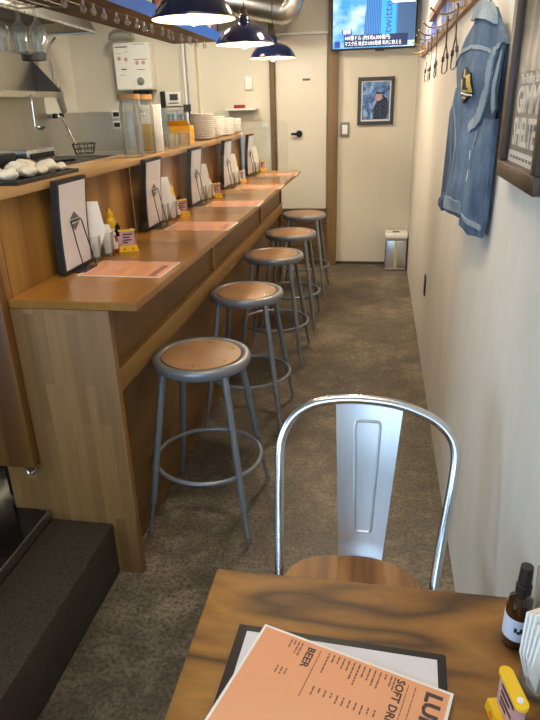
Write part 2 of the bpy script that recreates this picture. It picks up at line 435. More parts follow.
# ------------------------------------------------------------------ bar stools
def make_stool(loc, label):
    r = thing('bar_stool', label, 'stool', loc, 0, 'grey metal stools along the bar')
    p = [(.146, .660), (.149, .668), (.156, .6725), (.169, .6725), (.176, .669), (.1785, .662), (.179, .645), (.176, .641), (.166, .641), (.165, .632), (.06, .632), (0, .632)]
    MB().lathe([(0, .660)] + p, 48).build('seat_pan', M['stoolrim'], r, ang=50)
    sb = MB().lathe([(0, .6715), (.143, .6715), (.1455, .6705), (.1455, .6605), (0, .6605)], 48).build('seat_board', M['hardboard'], r)
    for k in range(6):
        a = pi/6 + k*pi/3; MB().blob((.118*cos(a), .118*sin(a), .6715), (.004, .004, .002), sub=1).build('rivet', M['chrome'], sb)
    for sx in (-1, 1):
        for sy in (-1, 1):
            tp = Vector((sx*.112, sy*.115, .636)); ft = Vector((sx*.19, sy*.205, .006)); mid = tp.lerp(ft, .80)
            lg = MB().tube([tp, mid], .0125, 14).build('leg', M['stool'], r)
            MB().tube([mid, ft + Vector((0, 0, .02))], .0085, 12).build('leg_extension', M['stool'], lg)
            MB().tube([ft + Vector((0, 0, -.006)), ft + Vector((0, 0, .02))], [.012, .010], 12).build('foot_glide', M['chrome'], lg)
    MB().tube([(.204*cos(2*pi*k/56), .204*sin(2*pi*k/56), .245) for k in range(56)], .0085, 10, closed=True).build('foot_ring', M['stool'], r)
    return r
SY = [1.985, 2.80, 3.60, 4.275, 5.06]
lab = 'grey metal stool with brown hardboard seat, %s of the five beside the bar'
s0 = make_stool((-.61, SY[0], 0), lab % ORD[0])
for i in range(1, 5): dup(s0, ((-.61, -.61, -.605, -.595, -.59)[i], SY[i], 0), lab % ORD[i])

# ------------------------------------------------------------------ things on the bar top, five place settings
Z = .9905
def menu_book(loc, label):
    r = thing('menu_folder', label, 'menu', loc, 0, 'black menu folders along the bar')
    T = Matrix.Rotation(radians(3.5), 4, 'Y')
    H, W = .302, .208
    def slab(x0, x1, m0, m1, bow):
        mb = MB(); n = 12
        for j in range(n):
            z0, z1 = m1+(H-2*m1)*j/n, m1+(H-2*m1)*(j+1)/n
            b0 = bow*sin(pi*z0/H); b1 = bow*sin(pi*z1/H)
            y0, y1 = -W/2+m0, W/2-m0
            vs = [mb.bm.verts.new(q) for q in ((x0+b0, y0, z0), (x1+b0, y0, z0), (x1+b0, y1, z0), (x0+b0, y1, z0), (x0+b1, y0, z1), (x1+b1, y0, z1), (x1+b1, y1, z1), (x0+b1, y1, z1))]
            for q in ((0, 1, 5, 4), (1, 2, 6, 5), (2, 3, 7, 6), (3, 0, 4, 7)): mb.bm.faces.new([vs[i] for i in q])
            if j == 0: mb.bm.faces.new(vs[:4])
            if j == n-1: mb.bm.faces.new(vs[4:])
        bmesh.ops.remove_doubles(mb.bm, verts=mb.bm.verts, dist=1e-5)
        bmesh.ops.transform(mb.bm, matrix=T, verts=mb.bm.verts)
        return mb
    slab(-.011, .011, 0, 0, -.006).build('cover', M['black'], r)
    slab(.0112, .0122, .012, .012, -.006).build('page', M['sheet'], r)
    e = MB()
    F = T @ frame_M((.0070, 0, .163), (0, 1, 0), (0, 0, 1))
    e.prism([(-.046, 0), (0, .032), (.046, 0), (0, -.032)], .0006, F)
    emb = e.build('emblem', M['inkpale'], r)
    e2 = MB(); F2 = T @ frame_M((.0076, 0, .163), (0, 1, 0), (0, 0, 1))
    e2.prism([(-.05, -.008), (.05, -.008), (.05, .008), (-.05, .008)], .0005, F2)
    e2.build('emblem_band', M['sheet'], emb)
    e3 = MB(); F3 = T @ frame_M((.0081, 0, .163), (0, 1, 0), (0, 0, 1))
    x = -.036
    for wd in (.008, .005, .009, .006, .008, .007, .009):
        e3.prism([(x, -.004), (x+wd, -.004), (x+wd, .004), (x, .004)], .0004, F3); x += wd+.003
    e3.build('emblem_lettering', M['darkgrey'], emb)
    return r
def easel(loc, label):
    r = thing('wire_easel', label, 'stand', loc, 0, 'black wire easels along the bar')
    MB().box(-.03, .055, -.05, .05, 0, .003).build('base_plate', M['blackmetal'], r)
    w = .045
    MB().tube([(.052, -w, .003), (.034, -w+.004, .1), (.024, -w+.008, .164), (.022, -w+.014, .171), (.022, w-.014, .171), (.024, w-.008, .164), (.034, w-.004, .1), (.052, w, .003)], .0022, 8).build('wire_loop', M['blackmetal'], r)
    MB().tube([(-.028, -w, .003), (-.028, -w, .09), (-.028, w, .09), (-.028, w, .003)], .0022, 8).build('back_wire', M['blackmetal'], r)
    return r
def sheet_menu(loc, label, rz=0):
    r = thing('lunch_sheet', label, 'menu', loc, rz, 'orange laminated menus along the bar')
    MB().box(-.147, .147, -.105, .105, 0, .0012).build('laminate', M['paper'], r)
    pg = MB().box(-.142, .142, -.1, .1, .0013, .0018).build('printed_page', M['orange'], r)
    mb = MB(); rr = random.Random(3)
    for col, (x0, n) in enumerate(((-.135, 4), (-.06, 6), (.03, 5))):
        for j in range(n):
            y = -.09
            while y < -.09+.06+.07*(rr.random()):
                L = .006+.012*rr.random(); mb.box(x0+j*.011, x0+j*.011+.003, y, y+L, .0019, .0021); y += L+.004
    mb.box(.1, .125, -.09, .05, .0019, .0021); mb.box(-.075, -.074, -.09, .08, .0019, .0021)
    mb.build('print', M['inklight'], pg)
    return r
def tumbler(loc, label, name='napkin_glass', cat='glass', group='glasses of napkins along the bar', r0=.03, h=.088, m='glassgrey'):
    mb = MB().lathe([(0, 0), (r0*.86, 0), (r0*.9, .004), (r0, h), (r0-.002, h), (r0*.86, .008), (0, .008)], 24)
    o = mb.build(name, M[m]); o.location = loc; return tag(o, label, cat, group)
def napkins(loc, label, h, rz=0, w=.038):
    mb = MB(); n = 5
    for k in range(n):
        x = (k-(n-1)/2)*.004; hh = h-.008*abs(k-2)-.004*k
        mb.prism([(-.012, 0), (.012, 0), (w*.5+.003*k, hh*.55), (w*.5, hh), (-w*.5+.004, hh*.97+.01), (-w*.5, hh*.55)], .0028, frame_M((x, 0, 0), (0, 1, 0), (0.02*(k-2), 0, 1)))
    o = mb.build('napkin_bundle', M['napkin']); o.location = loc; o.rotation_euler = (0, 0, rz)
    return tag(o, label, 'napkins', 'napkin bundles along the bar')
def squeeze(loc, label, name, mbody, mcap, group, h=.125, r0=.019):
    r = thing(name, label, 'bottle', loc, 0, group)
    MB().lathe([(0, 0), (r0*.95, 0), (r0, .004), (r0, h*.62), (r0*.85, h*.72), (r0*.5, h*.78), (0, h*.78)], 20).build('body', M[mbody], r)
    MB().lathe([(0, h*.782), (r0*.62, h*.782), (r0*.6, h*.9), (r0*.3, h*.93), (r0*.22, h), (0, h)], 16).build('cap', M[mcap], r)
    MB().lathe([(r0+.0004, h*.18), (r0+.0009, h*.18), (r0+.0009, h*.5), (r0+.0004, h*.5)], 20, closed=True).build('bottle_label', M['paper'], r)
    return r
def card_stand(loc, label, rz, group, s=1.0):
    """yellow stand holding a small printed card; card faces local -y"""
    r = thing('card_stand', label, 'stand', loc, rz, group)
    q = MB().prism([(-.042*s, 0), (.042*s, 0), (.036*s, .026*s), (-.036*s, .026*s)], .034*s, frame_M((0, .017*s, 0), (1, 0, 0), (0, 0, 1)))
    q.build('base', M['yellow'], r)
    h = MB()
    for x in (-.018*s, .018*s): h.lathe([(0, 0), (.006*s, 0), (.006*s, .001), (0, .001)], 12, frame_M((x, -.0171*s, .013*s), (1, 0, 0), (0, 0, 1)))
    h.build('base_dot', M['orangeplastic'], r)
    MB().box(-.03*s, .03*s, -.006*s, .006*s, .0265*s, .086*s).build('card', M['pinkcard'], r)
    pr = MB()
    for i, (x, z, wd) in enumerate(((-.02, .07, .04), (-.02, .058, .028), (-.02, .046, .036), (-.02, .036, .02))):
        pr.box(x*s, (x+wd)*s, -.0066*s, -.006*s, z*s, (z+.006)*s)
    pr.build('card_print', M['ink'], r)
    n = 12; pts = [(.026*s+.010*s*cos(-pi/2+pi*k/n), .010*s*sin(-pi/2+pi*k/n)) for k in range(n+1)] + [(-.026*s+.010*s*cos(pi/2+pi*k/n), .010*s*sin(pi/2+pi*k/n)) for k in range(n+1)]
    cp = MB().prism(pts, .006*s, Matrix.Translation((0, 0, .0865*s))).build('top_strip', M['yellow'], r)
    MB().lathe([(0, 0), (.005*s, 0), (.004*s, .003*s), (0, .003*s)], 12, Matrix.Translation((.022*s, 0, .0927*s))).build('stud', M['white'], cp)
    return r
PLY = [1.94, 2.72, 3.40, 4.14, 4.90]     # book centres along the bar
for i, y in enumerate(PLY):
    n = ORD[i]
    if i == 0:
        bk = menu_book((-1.022, y, Z+.0045), 'black menu folder standing upright on the bar, %s of the five' % n)
        es = easel((-1.022, y, Z), 'black wire easel under the %s standing menu folder' % n)
        sm = sheet_menu((-.832, y+.012, Z), 'orange laminated lunch sheet lying flat on the bar, %s of the five' % n, radians(-1.5))
        mu = squeeze((-1.04, y+.362, Z), 'yellow squeeze bottle beside the %s napkin glasses on the bar' % n, 'mustard_bottle', 'yellow', 'yellow', 'yellow squeeze bottles along the bar', .15, .02)
        ke = squeeze((-.99, y+.262, Z), 'red sauce bottle beside the %s yellow squeeze bottle on the bar' % n, 'sauce_bottle', 'red', 'white', 'red sauce bottles along the bar', .085, .014)
        cs = card_stand((-.945, y+.285, Z), 'small yellow card stand on the bar, %s of the five' % n, radians(28), 'yellow card stands along the bar', .9)
        g1 = tumbler((-1.02, y+.145, Z), 'clear glass holding tall white napkins, %s pair on the bar, left glass' % n)
        g2 = tumbler((-1.0, y+.21, Z), 'clear glass holding short white papers, %s pair on the bar, right glass' % n)
        n1 = napkins((-1.02, y+.145, Z+.0095), 'tall white napkins in the %s left glass on the bar' % n, .205, -.9, .07)
        n2 = napkins((-1.0, y+.21, Z+.0095), 'short white paper bundle in the %s right glass on the bar' % n, .112, -.6, .044)
        so = squeeze((-1.0, y+.33, Z), 'dark brown sauce bottle behind the %s card stand on the bar' % n, 'soy_bottle', 'brownsauce', 'brownsauce', 'dark sauce bottles along the bar', .1, .015)
    else:
        dy = y-PLY[0]; dx = .004*i
        P = lambda o, jx=0, jy=0: (o.location.x+dx+jx, o.location.y+dy+jy, o.location.z)
        dup(bk, P(bk), 'black menu folder standing upright on the bar, %s of the five' % n)
        dup(es, P(es), 'black wire easel under the %s standing menu folder' % n)
        dup(sm, (-.80+.006*i, y+.03, Z), 'orange laminated lunch sheet lying flat on the bar, %s of the five' % n, radians((-1, 2, 0, 1)[i-1]))
        dup(mu, P(mu, 0, -.02), 'yellow squeeze bottle beside the %s napkin glasses on the bar' % n)
        dup(ke, P(ke), 'red sauce bottle beside the %s yellow squeeze bottle on the bar' % n)
        dup(cs, P(cs, -.03, .01), 'small yellow card stand on the bar, %s of the five' % n, radians((50, 20, 60, 35)[i-1]))
        dup(g1, P(g1), 'clear glass holding tall white napkins, %s pair on the bar, left glass' % n)
        dup(g2, P(g2), 'clear glass holding short white papers, %s pair on the bar, right glass' % n)
        dup(n1, P(n1), 'tall white napkins in the %s left glass on the bar' % n)
        dup(n2, P(n2), 'short white paper bundle in the %s right glass on the bar' % n)
        dup(so, P(so), 'dark brown sauce bottle behind the %s card stand on the bar' % n)
# acrylic dividers
def divider(y, label):
    W, H, R = .33, .41, .03
    pts = []
    for cx, cz, a0 in ((W-R, R, -90), (W-R, H-R, 0), (R, H-R, 90), (R, R, 180)):
        for k in range(7):
            a = radians(a0+15*k); pts.append((cx+R*cos(a), cz+R*sin(a)))
    mb = MB().prism(pts, .003, frame_M((0, 0, 0), (1, 0, 0), (0, 0, 1)))
    o = mb.build('acrylic_divider', M['acrylic']); o.location = (-.985, y, Z)
    return tag(o, label, 'divider', 'clear acrylic dividers on the bar')
for i, y in enumerate((2.42, 3.10, 3.85, 4.615)):
    divider(y, 'clear acrylic divider standing across the bar just before the %s menu folder' % ORD[i+1])

# ------------------------------------------------------------------ things on the ledge
tr = MB().box(-.095, .095, -.2, .2, 0, .006).box(-.095, .095, -.2, -.194, .006, .012).box(-.095, .095, .194, .2, .006, .012).box(-.095, -.089, -.194, .194, .006, .012).box(.089, .095, -.194, .194, .006, .012)
o = tr.build('serving_tray', M['tray']); o.location = (-1.138, 1.90, LZ)
tag(o, 'black tray of pale food at the near end of the ledge', 'tray')
FP = [(-1.11, 1.765, 0, .028), (-1.19, 1.80, 0, .034), (-1.10, 1.86, 0, .030), (-1.16, 1.90, 0, .036), (-1.095, 1.93, 0, .025), (-1.18, 1.99, 0, .036), (-1.11, 2.00, 0, .034), (-1.095, 2.065, 0, .022)]
FN = ['low disc at the near front edge', 'long oval near the end of the bar', 'flat disc second along the front', 'upright oval behind the front discs', 'small round piece at mid front', 'tallest piece at the far back', 'wide piece at the far front', 'smallest piece at the far corner']
for (x, y, z, s), nm in zip(FP, FN):
    q = MB().blob((0, 0, s*.62), (s, s*1.15, s*.62), sub=3, jitter=.05).blob((s*.2, s*.3, s*.9), (s*.55, s*.6, s*.45), sub=3)
    o = q.build('food_piece', M['food']); o.location = (x, y, LZ+.0065); o.rotation_euler = (0, 0, x*40)
    tag(o, 'pale cream food on the black tray, %s' % nm, 'food', 'pale food pieces on the black tray')
def jar(loc, label, liquid):
    r = thing('glass_jar', label, 'jar', loc, 0, 'glass jars on the ledge')
    H, R = .236, .046
    MB().lathe([(0, 0), (R*.92, 0), (R, .01), (R, H*.86), (R*.86, H*.96), (R*.86, H), (R*.82, H), (R*.82, H*.95), (R*.95, H*.85), (R*.95, .012), (0, .01)], 32).build('body', M['glassgrey'], r)
    MB().cyl(0, 0, H+.001, H+.022, R*1.05, 28).build('lid', M['endstrip'], r)
    if liquid: MB().lathe([(0, .0125), (R*.9, .0125), (R*.9, H*.56), (0, H*.56)], 24).build('liquor', M['liquid'], r)
    else: MB().tube([(R+.001, 0, .19), (R+.02, 0, .185), (R+.02, 0, .17), (R+.001, 0, .165)], .004, 8).build('clasp', M['chrome'], r)
    return r
jar((-1.082, 2.735, LZ), 'empty clear glass jar with wooden lid on the ledge', False)
jar((-1.098, 2.94, LZ), 'glass jar half full of yellow liquor on the ledge', True)
o = MB().box(-.07, .05, -.008, .008, 0, .215, bev=.003).build('cutting_board', M['white']); o.location = (-1.10, 3.05, LZ)
tag(o, 'white board standing upright behind the yellow liquor jar', 'board')
for k, (x, y, nm) in enumerate(((-1.145, 3.24, 'nearest the jars'), (-1.075, 3.28, 'at the front edge beside the jars'), (-1.14, 3.42, 'at the back before the yellow carton'), (-1.07, 3.46, 'at the front before the plates'))):
    tumbler((x, y, LZ), 'small upturned drinking glass on the ledge %s' % nm, 'drinking_glass', 'glass', 'drinking glasses on the ledge', .032, .07)
yb = thing('carton', 'open yellow carton on the ledge behind the drinking glasses', 'box', (-1.16, 3.72, LZ), .1)
MB().box(-.06, .06, -.07, .07, 0, .1).build('body', M['yellowbox'], yb)
MB().box(-.06, .06, -.0005, .0015, 0, .05, Matrix.Translation((0, -.071, .1)) @ Matrix.Rotation(radians(55), 4, 'X')).build('flap', M['yellowbox'], yb)
def plate(r0, deep):
    d = .028 if deep else .016
    return MB().lathe([(0, 0), (r0*.55, 0), (r0*.6, .004), (r0*.985, d-.004), (r0, d-.002), (r0, d+.005), (r0*.97, d+.006), (r0*.58, .007), (0, .006)], 32)
NUM = ['lowest', 'second', 'third', 'fourth', 'fifth', 'sixth', 'seventh', 'eighth', 'ninth', 'tenth', 'eleventh', 'twelfth']
def stack(x, y, n, r0, deep, step, where):
    base = None
    for k in range(n):
        lb = 'white %s, %s from bottom in the stack %s' % ('bowl' if deep else 'plate', NUM[k], where)
        if base is None:
            base = plate(r0, deep).build('bowl' if deep else 'plate', M['ceramic']); base.location = (x, y, LZ); o = base
        else:
            o = base.copy(); COL.objects.link(o); o.location = (x, y, LZ+step*k)
        tag(o, lb, 'bowl' if deep else 'plate', 'white dishes stacked %s' % where)
stack(-1.13, 4.08, 12, .078, False, .0125, 'right of the yellow carton')
stack(-1.13, 4.33, 9, .085, True, .013, 'of deep bowls')
stack(-1.13, 4.60, 9, .085, False, .0125, 'beyond the deep bowls')
stack(-1.13, 4.86, 7, .085, True, .013, 'at the ledge end')

# ------------------------------------------------------------------ pendant lamps
def pendant(loc, label):
    r = thing('pendant_lamp', label, 'lamp', loc, 0, 'navy pendant lamps over the bar')
    out = [(.180, 0), (.181, .004), (.176, .014), (.160, .042), (.140, .066), (.112, .087), (.078, .100), (.048, .109), (.040, .114), (.036, .122), (.035, .145), (.030, .150), (0, .150)]
    sh = MB().lathe(out, 48).build('shade', M['navy'], r, ang=45)
    inn = [(.179, .0005), (.1745, .014), (.158, .041), (.138, .0645), (.110, .085), (.076, .098), (.046, .106), (0, .108)]
    MB().lathe(inn, 48).build('shade_lining', M['cream'], sh, ang=60)
    MB().lathe([(0, .1505), (.022, .1505), (.024, .16), (.020, .165), (.021, .195), (.012, .203), (0, .203)], 20).build('socket', M['socket'], r)
    MB().lathe([(0, .106), (.013, .106), (.014, .075), (.013, .07)], 16).build('bulb_cap', M['brass'], r)
    MB().lathe([(0, -.022), (.014, -.018), (.024, -.004), (.027, .014), (.024, .040), (.015, .060), (.013, .0695), (0, .0695)], 20).build('bulb', M['bulb'], r)
    MB().tube([(0, 0, .2035), (0, 0, CEIL-.021-loc[2])], .0035, 8).build('cord', M['cord'], r)
    MB().cyl(0, 0, CEIL-.02-loc[2], CEIL-.0005-loc[2], .045, 20).build('ceiling_rose', M['socket'], r)
    L = bpy.data.lights.new('pendant_light', 'POINT'); L.energy = PEND_W; L.color = (1, .84, .62); L.shadow_soft_size = .03
    lo = bpy.data.objects.new('pendant_light', L); COL.objects.link(lo); lo.location = Vector(loc) + Vector((0, 0, -.03))
    return r
PEND_W = 9
for p, n in (((-.806, 2.88, 1.845), 'nearest of the three over the bar'), ((-.846, 4.15, 1.848), 'middle of the three over the bar'), ((-.855, 5.28, 1.838), 'farthest of the three over the bar')):
    pendant(p, 'navy blue dome pendant lamp with cream inside, %s' % n)

# ------------------------------------------------------------------ overhead shelf with bottles, boxes and hanging bulbs
sh = thing('overhead_shelf', 'plywood shelf with blue metal edge hanging above the bar', 'shelf', (-1.33, 3.5, 1.93))
for j in range(3): MB().box(-.19, .185, -1.55+j*.96, -1.55+j*.96+.957, 0, .018).build('board', M['shelfwood'], sh)
MB().box(.186, .194, -1.55, 1.335, -.012, .05).build('edge_strip', M['blue'], sh)
for x in (-.17, .17):
    for y in (-1.4, -.1, 1.25):
        MB().tube([(x, y, .0185), (x, y, CEIL-1.9305)], .005, 8).build('hanging_rod', M['blackmetal'], sh)
# string of little bulbs under the shelf
sl = thing('string_light', 'string of small clear bulbs hanging under the overhead shelf', 'string light', (-1.235, 3.5, 1.925))
pts = []
nb = 20
by = [-1.30+.126*k+.02*sin(k*2.1) for k in range(nb)]
for k in range(nb):
    pts.append((.01*sin(k*1.7), by[k], -.003)); 
    if k < nb-1: pts.append((.012*sin(k*1.7+.8), (by[k]+by[k+1])/2, -.012))
MB().tube(pts, .002, 6).build('cord', M['shelfwood'], sl)
for k in range(nb):
    q = MB().lathe([(0, -.050), (.008, -.047), (.0125, -.038), (.012, -.030), (.007, -.021), (.0055, -.008), (.005, -.004), (0, -.003)], 14, Matrix.Translation((.01*sin(k*1.7), by[k], -.003)))
    b = q.build('bulb', M['bulbglass'], sl)
    MB().lathe([(0, -.022), (.0055, -.020), (.0055, -.005), (0, -.004)], 10, Matrix.Translation((.01*sin(k*1.7), by[k], -.003))).build('bulb_neck', M['ceramic'], b)
# things standing on the shelf
cols = [('srgb', (60, 92, 60)), ('s', (220, 214, 200)), ('s', (70, 60, 54)), ('s', (196, 170, 96)), ('s', (206, 200, 186)), ('s', (150, 60, 50)), ('s', (210, 190, 120)), ('s', (90, 110, 70)), ('s', (230, 226, 216)), ('s', (110, 84, 120)), ('s', (214, 206, 220)), ('s', (96, 84, 150)), ('s', (226, 220, 214)), ('s', (120, 96, 150))]
cname = ['dark green', 'off-white', 'dark brown', 'tan yellow', 'pale grey', 'brick red', 'straw yellow', 'olive green', 'white', 'purple', 'lilac white', 'violet', 'cream white', 'mauve']
yy = 2.72
for k, (c, nm) in enumerate(zip(cols, cname)):
    m = plain('shelf_carton_'+nm.replace(' ', '_'), srgb(*c[1]), .5)
    wd = .06+.03*(k % 3); hh = .15+.035*((k*7) % 4)
    r = thing('carton', '%s carton standing on the blue-edged overhead shelf' % nm, 'box', (-1.2, yy+wd/2, 1.9485), 0, 'cartons on the overhead shelf')
    MB().box(-.05, .05, -wd/2, wd/2, 0, hh, bev=.002).build('body', m, r)
    MB().box(.0503, .0512, -wd/2+.008, wd/2-.008, hh*.3, hh*.6).build('carton_label', M['paper'], r)
    yy += wd+.05+(.01 if k % 2 else .0)
# wine glasses hanging from a rail under the near end of the shelf
rk = thing('glass_rack', 'steel rail under the overhead shelf from which wine glasses hang', 'rack', (-1.4, 2.3, 1.9295))
for x in (-.17, -.10, -.03, .04, .11): MB().tube([(x, .52, -.012), (x, -.3, -.012)], .004, 8).build('rail', M['chrome'], rk)
for y in (.52, -.3): MB().tube([(-.17, y, -.012), (.11, y, -.012)], .004, 8).build('cross_bar', M['chrome'], rk)
def wineglass(loc, label):
    mb = MB().lathe([(0, 0), (.033, 0), (.033, -.0015), (.005, -.006), (.0035, -.02), (.0035, -.075), (.012, -.085), (.030, -.105), (.035, -.13), (.033, -.165), (.029, -.19), (.0278, -.19), (.0315, -.165), (.0335, -.13), (.0285, -.107), (.010, -.088), (0, -.086)], 24)
    o = mb.build('wine_glass', M['glassgrey']); o.location = loc
    return tag(o, label, 'glass', 'wine glasses under the overhead shelf')
for x, y, nm in ((-1.535, 2.58, 'far left at the top corner of the photo'), (-1.465, 2.60, 'second from the left'), (-1.395, 2.62, 'third from the left beside the hood'), (-1.535, 2.74, 'behind the leftmost one'), (-1.465, 2.74, 'behind the middle one')):
    wineglass((x, y, 1.9228), 'upside-down wine glass hanging under the shelf, %s' % nm)

# ------------------------------------------------------------------ kitchen
struct('trim_7', MB().box(-2.949, -1.775, 6.09, 6.099, 1.0, 1.48), M['kitsteel'])
struct('trim_8', MB().box(-2.949, -2.94, 1.6, 5.45, 1.0, 2.05).box(-2.949, -2.94, 5.451, 6.089, 1.0, 1.48), M['kitsteel'])
kc = thing('kitchen_counter', 'stainless kitchen worktop with sink along the back walls', 'counter', (-2.6, 5.7, .241))
MB().box(-.335, .8, -.2, .385, 0, .84).build('cabinet', M['kitsteel'], kc)
MB().box(-.335, .82, -.22, .385, .841, .88).box(.1, .6, -.1, .28, .8805, .884).build('worktop', M['steel'], kc)
rg = thing('cooking_range', 'low black cooking range standing against the left kitchen wall', 'stove', (-2.6, 4.3, .241))
MB().box(-.335, .25, -.9, .9, 0, .84).build('body', M['kitsteel'], rg)
MB().box(-.335, .27, -.92, .92, .841, .885).build('hob', M['blackmetal'], rg)
for y in (-.45, .45):
    q = MB()
    for a in range(6): q.tube([(.09, y, .892), (.09+.13*cos(a*pi/3), y+.13*sin(a*pi/3), .898)], .008, 6)
    q.build('burner_grate', M['blackmetal'], rg)
gr = thing('grill_box', 'stainless grill box behind the black range top', 'appliance', (-2.80, 4.78, 1.128))
MB().box(-.13, .13, -.22, .22, 0, .1, bev=.006).build('body', M['steel'], gr)
MB().box(.131, .14, -.18, .18, .03, .07).build('front_slot', M['blackmetal'], gr)
bb = MB().box(-.1, .1, -.55, .3, 0, .09, bev=.01).build('griddle_cover', M['blackmetal']); bb.location = (-2.80, 4.15, 1.128)
tag(bb, 'long black griddle cover on the range at the left edge', 'appliance')
# wall taps above the sink, their spout and a wire basket
tp = thing('wall_tap', 'pair of wall tap valves with long thin spout above the sink', 'tap', (-2.93, 5.52, 1.46))
for y in (-.06, .06):
    q = MB().tube([(-.005, y, 0), (.05, y, 0)], .02, 14).build('valve', M['chrome'], tp)
    MB().tube([(.05, y, 0), (.08, y, 0)], .022, 10).build('knob', M['blackmetal'], q)
MB().tube([(.05, 0, 0), (.09, .02, -.02), (.17, .06, -.26), (.19, .08, -.29)], .011, 10).build('spout', M['chrome'], tp)
MB().tube([(.03, -.05, 0), (.03, .05, 0)], .014, 10).build('bridge', M['chrome'], tp)
fc = thing('faucet', 'low chrome faucet at the sink in front of the steel splashback', 'tap', (-2.3, 5.9, 1.1262))
MB().cyl(0, 0, 0, .02, .03).tube([(0, 0, .02), (0, 0, .1), (.03, -.03, .13), (.16, -.12, .13), (.18, -.13, .10)], .013, 10).build('spout', M['chrome'], fc)
bk2 = MB()
for k in range(9):
    a = 2*pi*k/9; bk2.tube([(.08*cos(a), .1*sin(a), 0), (.1*cos(a), .13*sin(a), .09)], .004, 6)
for z, s in ((.003, .8), (.045, .9), (.088, 1.0)): bk2.tube([(.1*s*cos(2*pi*k/24), .13*s*sin(2*pi*k/24), z) for k in range(24)], .004, 6, closed=True)
o = bk2.build('wire_basket', M['blackmetal']); o.location = (-2.72, 5.65, 1.126); tag(o, 'dark wire basket of utensils beside the sink taps', 'basket')
# wall shelf, its hood plate, ladle and scoop
ws = thing('wall_shelf', 'stainless wall shelf on the left kitchen wall with bracket end', 'shelf', (-2.939, 4.3, 1.63))
MB().box(.0, .24, -1.2, 1.05, 0, .02).box(.225, .24, -1.2, 1.05, -.025, 0).build('shelf_board', M['kitsteel'], ws)
MB().prism([(0, 0), (.24, 0), (.02, .24), (0, .24)], .006, frame_M((0, 1.03, .021), (1, 0, 0), (0, 0, 1))).build('bracket', M['darkgrey'], ws)
ld = thing('ladle', 'steel ladle hanging from the edge of the wall shelf', 'ladle', (-2.69, 4.78, 1.36))
MB().tube([(-.012, 0, .25), (0, 0, .262), (.01, 0, .25), (.004, 0, .2), (0, 0, .03)], .005, 8).build('handle', M['chrome'], ld)
MB().lathe([(0, -.03), (.028, -.022), (.045, 0), (.043, .0), (.026, -.019), (0, -.027)], 18, Matrix.Translation((.04, 0, .03))).build('bowl', M['chrome'], ld)
sp = thing('scoop', 'long-handled steel scoop hanging on the white kitchen wall', 'utensil', (-2.935, 5.68, 1.5))
MB().tube([(.0, 0, .43), (.012, 0, .2)], .006, 8).build('handle', M['chrome'], sp)
MB().prism([(-.03, .2), (.03, .2), (.10, 0), (.06, -.02)], .03, frame_M((.003, .0, 0), (0, 1, 0), (0, 0, 1))).build('blade', M['greyplastic'], sp)
pn = thing('saucepan', 'small dark saucepan hanging below the wine glasses by the kitchen wall', 'pan', (-2.7, 4.95, 1.87))
MB().lathe([(0, 0), (.09, 0), (.1, .06), (.097, .06), (.087, .004), (0, .004)], 24).build('pot', M['darkgrey'], pn)
MB().tube([(.06, .06, .05), (.1, .12, .13), (.12, .16, .17)], .008, 8).build('handle', M['blackmetal'], pn)
MB().tube([(-.09, 0, .05), (-.235, 0, .09)], .005, 8).build('hook', M['chrome'], pn)
for k, (y, nm, m) in enumerate(((4.15, 'short steel canister at the left end of the wall shelf', 'steel'), (4.32, 'dark pepper pot on the wall shelf', 'darkgrey'), (4.45, 'brown jar on the wall shelf above the ladle', 'brownsauce'))):
    r = thing('canister', nm, 'canister', (-2.80, y, 1.651), 0, 'canisters on the wall shelf')
    MB().lathe([(0, 0), (.045, 0), (.05, .01), (.05, .1), (.04, .115), (0, .115)], 20).build('body', M[m], r)
    MB().lathe([(0, .116), (.036, .116), (.036, .135), (0, .137)], 16).build('lid', M['chrome'], r)
hd = thing('range_hood', 'pale steel range hood above the range at the upper left', 'hood', (-2.55, 4.35, 2.1))
h = MB()
v = [(-.389, -1.1, 0), (.3, -1.1, 0), (.18, 1.08, 0), (-.389, 1.08, 0), (-.389, -.9, .45), (.05, -.9, .45), (.05, .85, .45), (-.389, .85, .45)]
vs = [h.bm.verts.new(q) for q in v]
for q in ((0, 1, 5, 4), (1, 2, 6, 5), (2, 3, 7, 6), (3, 0, 4, 7), (4, 5, 6, 7)): h.bm.faces.new([vs[i] for i in q])
h.build('canopy', M['kitsteel'], hd, smooth=False)
MB().box(-.38, .15, -1.05, 1.02, .07, .08).build('filter', M['darkgrey'], hd)
MB().tube([(-.38, -1.1, 0), (.3, -1.1, 0), (.18, 1.08, 0), (-.38, 1.08, 0)], .012, 8).build('rim', M['steel'], hd)
# water heater
wh = thing('water_heater', 'white wall-mounted water heater with dial above the sink', 'water heater', (-2.28, 6.099, 1.64))
MB().box(-.17, .17, -.15, -.0005, .02, .42, bev=.008).build('casing', M['heater'], wh)
MB().box(-.167, -.006, -.156, -.1505, .03, .41).build('door', M['heater'], wh)
MB().box(.002, .167, -.156, -.1505, .03, .41).build('door', M['heater'], wh)
q = MB()
for x0, x1, z, hh in ((-.15, -.03, .38, .008), (-.11, -.06, .195, .010), (.02, .15, .275, .005), (.04, .12, .19, .005), (-.14, -.09, .33, .003), (-.07, -.03, .34, .003), (.02, .13, .40, .004), (-.13, -.07, .15, .003)):
    q.box(x0, x1, -.1572, -.1565, z, z+hh)
q.build('print', M['darkgrey'], wh)
q = MB()
for x, z in ((-.12, .29), (-.055, .28), (.05, .25), (.11, .25)): q.lathe([(0, 0), (.018, 0), (.018, .0008), (0, .0008)], 14, frame_M((x, -.1565, z), (1, 0, 0), (0, 0, 1)))
q.build('sticker', M['pinkcard'], wh)
